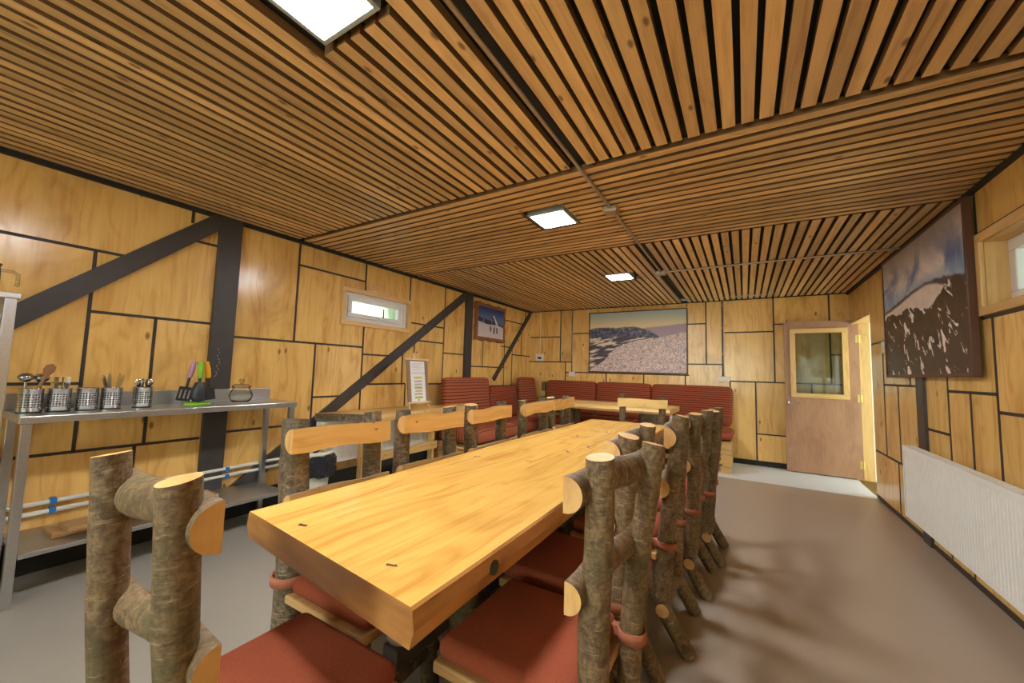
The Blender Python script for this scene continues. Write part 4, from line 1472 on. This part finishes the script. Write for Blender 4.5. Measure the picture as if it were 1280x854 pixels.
def cushion(name, mat, parent, c, s, stripe_axis, lean=None, bev=0.035, sag=0.0):
    """soft box; u of the uv runs along stripe_axis so the stripes cross it"""
    mb = MB()
    n = [max(2, int(round(x / 0.10))) for x in s]
    # gridded box so the stripes and a little softness can follow
    def gridface(fix, sgn):
        a, b = [i for i in range(3) if i != fix]
        na, nb = n[a], n[b]
        idx = {}
        for i in range(na + 1):
            for j in range(nb + 1):
                p = [0, 0, 0]
                p[fix] = sgn * s[fix] / 2
                p[a] = -s[a] / 2 + s[a] * i / na
                p[b] = -s[b] / 2 + s[b] * j / nb
                idx[(i, j)] = len(mb.v)
                mb.v.append(tuple(p))
        for i in range(na):
            for j in range(nb):
                q = [idx[(i, j)], idx[(i + 1, j)], idx[(i + 1, j + 1)], idx[(i, j + 1)]]
                flip = (sgn > 0) == (fix == 1)
                if flip:
                    q = q[::-1]
                other = a if b == stripe_axis else b
                if stripe_axis == fix:
                    uv = [(sgn * s[fix] / 2 + mb.v[k][b] * 0, mb.v[k][a]) for k in q]
                else:
                    uv = [(mb.v[k][stripe_axis], mb.v[k][other]) for k in q]
                mb.face(q, 0, uv, 0.3, True)
    for fix in range(3):
        for sgn in (-1, 1):
            gridface(fix, sgn)
    o = mb.build(name, mat, parent, c)
    # weld and round the edges
    import bmesh
    bm = bmesh.new(); bm.from_mesh(o.data)
    bmesh.ops.remove_doubles(bm, verts=bm.verts, dist=1e-5)
    hs = [x / 2 for x in s]
    for v in bm.verts:
        # push towards a rounded box
        p = v.co
        q = Vector([max(-hs[i] + bev, min(hs[i] - bev, p[i])) for i in range(3)])
        d = p - q
        if d.length > 1e-6:
            v.co = q + d.normalized() * bev
        v.co.x += 0.006 * math.sin(v.co.y * 9 + v.co.z * 5)
        if sag:
            v.co.z += sag * math.cos(v.co.x / hs[0] * 1.4) * math.cos(v.co.y / hs[1] * 1.4)
    bm.to_mesh(o.data); bm.free()
    md = o.modifiers.new('sub', 'SUBSURF'); md.levels = 1; md.render_levels = 2
    if lean:
        o.rotation_euler = lean
    return o


# along the left wall
for (y0, y1, zt, lab, mat, fx) in ((3.97, 5.03, 1.150, 'tall striped bench seat section on the left wall, behind the easel sign', 'stripe', -3.44),
                                   (5.07, 5.96, 1.02, 'lower striped bench section on the left wall, between two taller backs', 'stripe2', -3.48),
                                   (6.00, 6.57, 1.155, 'narrow striped bench section in the back left corner', 'stripe', -3.44)):
    t = thing('pallet_bench', lab, 'bench', (-3.2, (y0 + y1) / 2, 0), 0, 'striped pallet bench sections')
    L = y1 - y0
    mb = MB(); pallets(mb, -0.36, 0.36, -L / 2 + 0.01, L / 2 - 0.01, 2, 0.16, 'y')
    mb.build('pallet_base', 'pallet', t)
    cushion('seat_cushion', mat, t, (0.03, 0, 0.415), (0.72, L - 0.02, 0.19), 0, None, 0.05)
    cushion('backrest_cushion', mat, t, (fx + 3.2 + 0.03, 0, 0.5 + (zt - 0.5) / 2), (0.13, L - 0.01, zt - 0.49), 2, (0, -0.07, 0), 0.03)
# along the back wall
t = thing('pallet_bench', 'long striped bench along the back wall under the wide landscape', 'bench', (-1.55, 6.3, 0), 0, 'striped pallet bench sections')
for k in range(2):
    mb = MB(); pallets(mb, -1.24 + k * 1.32, 0.06 + k * 1.33, -0.40, 0.38, 3, 0.138, 'x')
    mb.build('pallet_base', 'pallet', t)
for (a, b) in ((-1.24, 0.08), (0.09, 1.42)):
    cushion('seat_cushion', 'stripe2', t, ((a + b) / 2, -0.04, 0.475), (b - a, 0.80, 0.13), 1, None, 0.05)
for (a, b) in ((-1.645, -0.69), (-0.685, 0.24), (0.245, 1.395)):
    cushion('backrest_cushion', 'stripe2', t, ((a + b) / 2, 0.365, 0.53 + 0.295), (b - a + 0.004, 0.13, 0.59), 2, (-0.05, 0, 0), 0.02)

t = thing('log_stump', 'slim bark log standing in the back left corner between bench backs', 'log', (-3.27, 6.69, 0))
mb = MB(); mb.tube(logpts((0, 0, 0), (0, 0, 1.08), 8, 0.006, 5), 0.04, 14, 0, 1, None, 0.06, 8); mb.build('log_body', ['bark', 'cut'], t)
mb = MB(); mb.box((0.0, -0.05, 0.86), (0.11, 0.02, 0.09)); mb.build('cross_plank', 'plank', t)

# ------------------------------------------------------------------ easel sign on the wall side table
t = thing('easel_sign', 'white notice sheet with green lines on a little wooden table easel', 'sign', (-3.22, 3.35, 0.801), PI / 2)
# local: x = to the right seen from the room, -y = toward the room, z up
tilt = 0.13
R_ = Matrix.Rotation(-tilt, 3, 'X') @ Matrix.Diagonal((1.0, 1.0, 1.12))


def tb(mb, x0, x1, z0, z1, y0, y1, mi=0, r=None):
    c = Vector(((x0 + x1) / 2, (y0 + y1) / 2, (z0 + z1) / 2))
    c2 = R_ @ c
    mb.box(c2, (x1 - x0, y1 - y0, z1 - z0), R_, mi, r)


mb = MB()
tb(mb, -0.165, 0.165, 0.065, 0.50, 0.0, 0.012)
mb.build('back_board', 'easelb', t)
mb = MB()
tb(mb, -0.115, 0.115, 0.365, 0.485, -0.002, 0.0)
tb(mb, -0.115, 0.115, 0.07, 0.36, -0.002, 0.0)
mb.build('notice_sheet', 'paper', t)
mb = MB()
for k, z in enumerate((0.465, 0.45, 0.435, 0.42, 0.40)):
    tb(mb, -0.09, 0.09 - 0.03 * (k % 3), z - 0.003, z, -0.003, -0.002, 3)
for (z, m, w) in ((0.315, 0, 0.065), (0.278, 2, 0.06), (0.245, 2, 0.06), (0.212, 1, 0.062), (0.178, 2, 0.055), (0.147, 2, 0.062), (0.112, 1, 0.062)):
    tb(mb, -w, w, z - 0.012, z + 0.010, -0.003, -0.002, m)
    tb(mb, -w * 0.8, w * 0.8, z - 0.002, z + 0.001, -0.0036, -0.003, 3)
tb(mb, -0.115, 0.115, 0.360, 0.365, -0.003, -0.001, 3)
tb(mb, -0.012, 0.012, 0.075, 0.095, -0.003, -0.002, 3)
mb.build('printed_lines', ['lime', 'lime2', 'pinkp', 'grayp'], t)
mb = MB()
tb(mb, -0.19, 0.19, 0.497, 0.513, -0.012, 0.014)
mb.build('top_bar', 'easelw', t, bevel=0.003)
mb = MB()
tb(mb, -0.18, 0.18, 0.052, 0.068, -0.025, 0.012)
mb.build('ledge', 'easelw', t, bevel=0.003)
for (xa, xb) in ((-0.15, -0.02), (0.15, 0.02)):
    mb = MB()
    a = Vector((xa * 1.06, -0.012, 0.004)); b = R_ @ Vector((xb, 0.02, 0.575))
    mb.tube([a, R_ @ Vector((xa, 0.016, 0.06)), b], 0.0075, 8)
    mb.build('leg', 'easelw', t)
mb = MB(); mb.tube([(0, 0.20, 0.004), R_ @ Vector((0, 0.03, 0.55))], 0.0075, 8); mb.build('leg', 'easelw', t)


# ------------------------------------------------------------------ stainless bench and what stands on it
BZ = 0.953
BX0, BX1, BY0, BY1 = -3.585, -3.15, 0.44, 1.87
t = thing('steel_bench', 'stainless steel work bench with a lower shelf against the left wall', 'bench', (-3.37, 1.155, 0))


def rel(o):
    return (o[0] + 3.37, o[1] - 1.155, o[2])


def rbx(mb, x0, x1, y0, y1, z0, z1, mi=0):
    mb.bx(x0 + 3.37, x1 + 3.37, y0 - 1.155, y1 - 1.155, z0, z1, mi)


mb = MB()
rbx(mb, BX0, BX1, BY0, BY1, BZ - 0.038, BZ)
mb.build('worktop', 'steel', t, bevel=0.004)
mb = MB(); rbx(mb, BX0, BX0 + 0.015, BY0, BY1, BZ, BZ + 0.095); mb.build('backsplash', 'steel', t, bevel=0.003)
for x in (BX0 + 0.03, BX1 - 0.03):
    for y in (BY0 + 0.03, BY1 - 0.03):
        mb = MB(); rbx(mb, x - 0.019, x + 0.019, y - 0.019, y + 0.019, 0.0, BZ - 0.038); mb.build('leg', 'steel', t, bevel=0.003)
mb = MB()
rbx(mb, BX0 + 0.0, BX1 + 0.0, BY0 + 0.05, BY1 - 0.05, 0.235, 0.262)
mb.build('lower_shelf', 'steel', t, bevel=0.004)

for (dx, dy, dz, rz, lab) in ((0, 0, 0.262, 0.02, 'lower of two rough boards lying on the bench under shelf'),
                              (0.03, 0.05, 0.289, 0.05, 'upper of two rough boards lying on the bench under shelf')):
    t = thing('rough_board', lab, 'board', (-3.37 + dx, 0.99 + dy, dz), rz, 'rough boards under the steel bench')
    mb = MB()
    mb.box((0, 0, 0.0131), (0.16, 0.74, 0.026))
    mb.build('board_face', 'raw', t, bevel=0.003)

# pipes along the wall
for (z, z2, lab) in ((0.395, 0.425, 'upper of the two white pipes along the left wall'), (0.340, 0.365, 'lower of the two white pipes along the left wall')):
    t = thing('water_pipe', lab, 'pipe', (XL + 0.028, 1.0, z), 0, 'white pipes under the steel bench')
    mb = MB(); mb.tube([(0, -1.6, -0.02), (0, -0.5, 0), (0, 0.3, 0.012), (0, 1.05, 0.02)], 0.014, 12); mb.build('pipe_run', 'pipe', t)
    for yy in (-0.33, 0.59):
        mb = MB(); mb.bx(-0.026, 0.018, yy - 0.014, yy + 0.014, -0.012 + (0.005 if yy > 0 else 0), 0.022 + (0.005 if yy > 0 else 0)); mb.build('pipe_clip', 'blue', t, bevel=0.003)


# canisters
def canister(label, x, y):
    t = thing('cutlery_canister', label, 'canister', (x, y, BZ), RNG.random() * 3, 'perforated steel canisters on the bench')
    mb = MB()
    r, h = 0.047, 0.128
    mb.lathe([(0.0, 0.002), (r * 0.97, 0.002), (r, 0.006), (r, h), (r * 1.03, h + 0.002), (r * 1.0, h + 0.004), (r - 0.002, h), (r - 0.002, 0.006), (0.0, 0.005)], (0, 0, 0), 28)
    mb.build('canister_wall', 'canister', t)
    mb = MB(); mb.lathe([(0, 0), (r * 1.02, 0), (r * 1.02, 0.009), (0, 0.009)], (0, 0, 0), 28); mb.build('base_ring', 'blackplastic', t)
    return t


CAN = [(0.605, 'leftmost perforated canister, holding ladles and a wooden spoon', 'perforated canister filled with forks'),
       (0.735,), (0.872,), (1.005,), (1.175,)]
clabs = ['leftmost perforated steel canister, with ladles and a wooden spoon', 'second perforated steel canister from the left, full of forks',
         'middle perforated steel canister, looking empty', 'perforated steel canister with spread knives, second from the right',
         'rightmost perforated steel canister, packed with spoons']
CY = [0.500, 0.605, 0.715, 0.818, 0.965]
CXX = -3.36
for y, lab in zip(CY, clabs):
    canister(lab, CXX, y)


def put_in(name, label, cat, x, y, a, tilt_, build, group, z=BZ + 0.012):
    """a utensil standing in a canister: origin at its foot, leaning by tilt_ toward azimuth a"""
    t = thing(name, label, cat, (x, y, z), 0, group)
    q = Quaternion(Vector((-math.sin(a), math.cos(a), 0)), tilt_) @ Quaternion((0, 0, 1), a)
    t.rotation_mode = 'QUATERNION'
    t.rotation_quaternion = q
    build(t)
    return t


def fork(t):
    mb = MB(); mb.bx(-0.006, 0.006, -0.0012, 0.0012, 0.0, 0.125); mb.build('handle', 'chrome', t)
    mb = MB(); mb.bx(-0.011, 0.011, -0.0012, 0.0012, 0.125, 0.15)
    for k in range(4):
        x = -0.0095 + k * 0.0063
        mb.bx(x - 0.0016, x + 0.0016, -0.0012, 0.0012, 0.15, 0.185)
    mb.build('tines', 'chrome', t)


def spoon(t):
    mb = MB(); mb.bx(-0.005, 0.005, -0.0012, 0.0012, 0.0, 0.125); mb.build('handle', 'chrome', t)
    mb = MB(); mb.lathe([(0, -0.03), (0.012, -0.022), (0.019, 0.0), (0.014, 0.02), (0, 0.028)], (0, 0, 0), 14)
    mb.v = [(v[0], v[1] * 0.28, v[2] + 0.15) for v in mb.v]
    mb.build('bowl', 'chrome', t)


def knife(t):
    mb = MB(); mb.bx(-0.008, 0.008, -0.005, 0.005, 0.0, 0.095); mb.build('handle', 'blackplastic', t, bevel=0.002)
    mb = MB()
    pr = [(-0.009, 0.095), (0.009, 0.095), (0.011, 0.17), (0.004, 0.205), (-0.006, 0.212), (-0.009, 0.19)]
    mb.extrude(pr, [(0, -0.001, 0), (0, 0.001, 0)], ((1, 0, 0), (0, 0, 1)), 0, 0)
    mb.build('blade', 'chrome', t)


def ladle(t):
    mb = MB(); mb.tube([(0, 0, 0), (0, 0, 0.13), (0.0, 0.0, 0.155)], 0.006, 8); mb.build('handle', 'chrome', t)
    mb = MB(); mb.lathe([(0, -0.030), (0.018, -0.026), (0.030, -0.008), (0.032, 0.006), (0.029, 0.006), (0.0, -0.004)], (0, 0, 0.185), 18)
    mb.lathe([(0.029, 0.006), (0.020, 0.018), (0.0, 0.023)], (0, 0, 0.185), 18)
    mb.build('bowl', 'chrome', t)


def wspoon(t):
    mb = MB(); mb.tube([(0, 0, 0), (0, 0, 0.1), (0, 0, 0.2)], 0.007, 8); mb.build('handle', 'woodspoon', t)
    mb = MB(); mb.lathe([(0, -0.04), (0.013, -0.03), (0.023, 0.0), (0.019, 0.025), (0, 0.037)], (0, 0, 0), 14)
    mb.v = [(v[0], v[1] * 0.35, v[2] + 0.232) for v in mb.v]
    mb.build('bowl', 'woodspoon', t)


put_in('ladle', 'round headed steel ladle, left one in the leftmost canister', 'ladle', CXX + 0.004, CY[0] - 0.020, -1.4, 0.03, ladle, 'ladles in the leftmost canister')
put_in('ladle', 'round headed steel ladle, right one in the leftmost canister', 'ladle', CXX - 0.008, CY[0] + 0.024, 1.5, 0.05, ladle, 'ladles in the leftmost canister', BZ + 0.008)
put_in('wooden_spoon', 'brown wooden spoon leaning out of the leftmost canister', 'spoon', CXX + 0.02, CY[0] - 0.018, 1.45, 0.30, wspoon, None)
for k in range(7):
    a = k * 0.9
    put_in('table_fork', 'steel fork among the forks in the second canister', 'fork', CXX + 0.018 * math.cos(a), CY[1] + 0.018 * math.sin(a), a, 0.06, fork, 'forks in the second canister', BZ + 0.010)
for k, (dy, a, ti, lab) in enumerate(((0.014, -1.45, 0.30, 'knife leaning furthest left in the knife canister'), (-0.004, -1.2, 0.10, 'upright short knife in the knife canister'),
                                      (-0.018, 1.5, 0.34, 'knife leaning right in the knife canister'), (0.004, 1.45, 0.12, 'knife just right of the middle in the knife canister'))):
    put_in('table_knife', lab, 'knife', CXX + (0.012 if k % 2 else -0.012), CY[3] + dy, a, ti, knife, 'knives in the fourth canister', BZ + 0.010)
for k in range(7):
    a = k * 0.9 + 0.3
    put_in('table_spoon', 'steel spoon among the spoons in the rightmost canister', 'spoon', CXX + 0.019 * math.cos(a), CY[4] + 0.019 * math.sin(a), a, 0.05, spoon, 'spoons in the rightmost canister', BZ + 0.010)

# utensil stand with three hanging tools
UX, UY = -3.36, 1.262
t = thing('utensil_stand', 'round lime green based utensil stand on the steel bench', 'utensil stand', (UX, UY, BZ))
mb = MB(); mb.lathe([(0, 0), (0.075, 0), (0.078, 0.008), (0.07, 0.018), (0, 0.022)], (0, 0, 0), 24); mb.build('stand_base', 'green', t)
mb = MB(); mb.tube([(0, 0, 0.02), (0, 0, 0.30)], 0.006, 10); mb.build('stand_pole', 'blackplastic', t)
mb = MB()
for k in range(6):
    a = k * PI / 3 + 0.2
    mb.tube([(0, 0, 0.29), (0.03 * math.cos(a), 0.03 * math.sin(a), 0.29), (0.036 * math.cos(a), 0.036 * math.sin(a), 0.30)], 0.003, 6)
mb.lathe([(0, 0.28), (0.012, 0.282), (0.012, 0.305), (0, 0.312)], (0, 0, 0), 14)
mb.build('hook_crown', 'green', t)


def tool(name, label, a, hm, head, tilt_=0.16, spin=0.0):
    t = thing(name, label, 'kitchen utensil', (UX + 0.038 * math.cos(a), UY + 0.038 * math.sin(a), BZ + 0.29), 0, 'tools hanging on the utensil stand')
    t.rotation_mode = 'QUATERNION'
    t.rotation_quaternion = Quaternion(Vector((-math.sin(a), math.cos(a), 0)), -tilt_) @ Quaternion((0, 0, 1), a + spin)
    mb = MB(); mb.tube([(0, 0, 0.02), (0, 0, -0.03), (0, 0, -0.09), (0, 0, -0.10)], [0.012, 0.018, 0.016, 0.012], 12); mb.build('handle', hm, t)
    mb = MB()
    mb.tube([(0, 0, -0.10), (0, 0, -0.17)], 0.009, 8)
    if head == 'slot':
        for yy in (-0.034, -0.0115, 0.0115, 0.034):
            mb.box((0.008, yy, -0.215), (0.005, 0.013, 0.075))
        mb.box((0.008, 0, -0.175), (0.005, 0.08, 0.02)); mb.box((0.008, 0, -0.255), (0.005, 0.08, 0.016))
    elif head == 'ladle':
        mb.lathe([(0.0, -0.270), (0.034, -0.262), (0.052, -0.235), (0.046, -0.18), (0.026, -0.13), (0, -0.155)], (0.01, 0, 0), 18)
        mb.v = [(v[0] * (0.75 if v[2] < -0.15 else 1), v[1], v[2]) for v in mb.v]
    else:
        mb.box((0.0, 0, -0.215), (0.006, 0.055, 0.085))
    mb.build('tool_head', 'blackplastic', t, bevel=0.001)


tool('slotted_turner', 'black slotted turner with a mauve handle, hanging at left on the stand', -1.75, 'mauve', 'slot', 0.17, PI / 2)
tool('serving_ladle', 'black serving spoon with a lime green handle, hanging in front on the stand', -0.25, 'green', 'ladle', 0.06)
tool('spatula', 'black spatula with an orange handle, hanging at right on the stand', 1.25, 'orange', 'flat', 0.15, -PI / 2)

# lidded glass jar
t = thing('glass_jar', 'clear lidded glass jar at the right end of the steel bench', 'jar', (-3.40, 1.56, BZ))
mb = MB(); mb.lathe([(0, 0.002), (0.055, 0.002), (0.075, 0.02), (0.080, 0.045), (0.070, 0.075), (0.056, 0.086), (0.058, 0.092)], (0, 0, 0), 24)
mb.v = [(v[0], v[1], v[2] * 1.2) for v in mb.v]
mb.build('jar_body', 'jar', t)
mb = MB(); mb.lathe([(0.0, 0.093), (0.060, 0.093), (0.062, 0.105), (0.045, 0.116), (0.012, 0.120), (0.010, 0.128), (0.018, 0.136), (0.016, 0.148), (0, 0.152)], (0, 0, 0), 24)
mb.v = [(v[0], v[1], v[2] * 1.2) for v in mb.v]
mb.build('jar_lid', 'jar', t)

# steel rack at the left edge with a glass jug
t = thing('steel_rack', 'tall stainless steel rack cut off by the left edge of the photo', 'rack', (-3.36, -0.05, 0))
mb = MB(); mb.bx(-0.22, 0.24, -0.50, 0.445, 1.545, 1.575); mb.build('top_shelf', 'steel', t, bevel=0.004)
for x in (-0.165, 0.215):
    for y in (-0.48, 0.415):
        mb = MB(); mb.bx(x - 0.02, x + 0.02, y - 0.02, y + 0.02, 0, 1.545); mb.build('leg', 'steel', t, bevel=0.003)
for z in (0.24, 0.75, 1.22):
    mb = MB(); mb.bx(-0.22, 0.235, -0.50, 0.39, z, z + 0.025); mb.build('shelf', 'steel', t, bevel=0.004)
t = thing('glass_jug', 'clear glass jug with a handle on top of the steel rack', 'jug', (-3.30, 0.28, 1.576))
mb = MB(); mb.lathe([(0, 0.002), (0.055, 0.002), (0.062, 0.01), (0.064, 0.10), (0.06, 0.14), (0.066, 0.155), (0.062, 0.155), (0.056, 0.14), (0.06, 0.10), (0.057, 0.014), (0, 0.010)], (0, 0, 0), 24)
mb.build('jug_body', 'jar', t)
mb = MB(); mb.tube([(0, 0.06, 0.125), (0, 0.10, 0.125), (0.0, 0.118, 0.112), (0.0, 0.12, 0.06), (0, 0.115, 0.05)], 0.008, 10); mb.build('jug_handle', 'jar', t)

# waste bin with black liner
t = thing('waste_bin', 'white bin with a black liner between the steel bench and the radiator', 'bin', (-3.27, 2.10, 0))
mb = MB(); mb.lathe([(0, 0), (0.125, 0), (0.165, 0.48), (0.158, 0.48), (0.118, 0.01), (0, 0.01)], (0, 0, 0), 28); mb.build('bin_body', 'whiteply', t)
mb = MB()
n = 30
mb.lathe([(0.150, 0.47), (0.168, 0.485), (0.190, 0.47), (0.200, 0.44), (0.203, 0.41), (0.202, 0.38), (0.206, 0.35), (0.198, 0.32), (0.178, 0.31)], (0, 0, 0), n)
rg = random.Random(8)
mb.v = [(v[0] * (1 + rg.uniform(-0.055, 0.055)), v[1] * (1 + rg.uniform(-0.055, 0.055)), v[2] + rg.uniform(-0.015, 0.015)) for v in mb.v]
mb.build('liner', 'bag', t)
mb = MB(); mb.lathe([(0.160, 0.486), (0.182, 0.492), (0.182, 0.508), (0.164, 0.520), (0.154, 0.508)], (0, 0, 0), n); mb.build('rim_ring', 'whiteply', t)

# ------------------------------------------------------------------ daylight, added fill light, camera, view
w = bpy.data.worlds.new('world')
SC.world = w
w.use_nodes = True
nt = w.node_tree
bg = nt.nodes['Background']
tc = nt.nodes.new('ShaderNodeTexCoord')
nz = nt.nodes.new('ShaderNodeTexNoise')
nz.inputs['Scale'].default_value = 9.0
nz.inputs['Detail'].default_value = 4.0
cr = nt.nodes.new('ShaderNodeValToRGB')
cr.color_ramp.elements[0].position = 0.42
cr.color_ramp.elements[0].color = (0.62, 0.82, 0.46, 1)
cr.color_ramp.elements[1].position = 0.58
cr.color_ramp.elements[1].color = (0.92, 0.98, 1.0, 1)
nt.links.new(tc.outputs['Generated'], nz.inputs['Vector'])
nt.links.new(nz.outputs['Fac'], cr.inputs[0])
nt.links.new(cr.outputs[0], bg.inputs[0])
bg.inputs[1].default_value = 2.2

ld = bpy.data.lights.new('corridor_daylight', 'AREA')
ld.shape = 'RECTANGLE'
ld.size = 0.85
ld.size_y = 1.9
ld.energy = 8
ld.color = (0.72, 0.86, 1.0)
lo = bpy.data.objects.new('corridor_daylight', ld)
COL.objects.link(lo)
lo.location = (XR + 1.68, 6.22, 1.25)
lo.rotation_euler = (0, PI / 2, 0)

ld = bpy.data.lights.new('added_fill_light', 'AREA')  # fill light added outside the made-up rear window
ld.shape = 'RECTANGLE'
ld.size = 3.2
ld.size_y = 1.3
ld.energy = 55
ld.color = (0.98, 0.97, 0.92)
lo = bpy.data.objects.new('added_fill_light', ld)
COL.objects.link(lo)
lo.location = (-1.0, YF - 0.35, 1.45)
lo.rotation_euler = (PI / 2 + 0.12, 0, 0)

cam = bpy.data.cameras.new('camera')
co = bpy.data.objects.new('camera', cam)
COL.objects.link(co)
yaw, pit, rol = -0.5388, 0.0776, 0.0279
fw = Vector((math.sin(yaw) * math.cos(pit), math.cos(yaw) * math.cos(pit), math.sin(pit)))
rt = Vector((math.cos(yaw), -math.sin(yaw), 0))
up = rt.cross(fw)
r2 = rt * math.cos(rol) + up * math.sin(rol)
u2 = -rt * math.sin(rol) + up * math.cos(rol)
mw = Matrix((r2, u2, -fw)).transposed().to_4x4()
mw.translation = Vector((0, 0, 1.25))
co.matrix_world = mw
cam.sensor_width = 36.0
cam.sensor_fit = 'HORIZONTAL'
cam.lens = 36.0 * 486.1 / 1280.0
cam.clip_start = 0.02
SC.camera = co

vs = SC.view_settings
vs.view_transform = 'Standard'
vs.look = 'None'
vs.gamma = 1.0
vs.use_curve_mapping = False
vs.exposure = 1.22
SC.cycles.max_bounces = 10
SC.cycles.diffuse_bounces = 6
SC.cycles.transparent_max_bounces = 12
SC.cycles.sample_clamp_indirect = 6.0
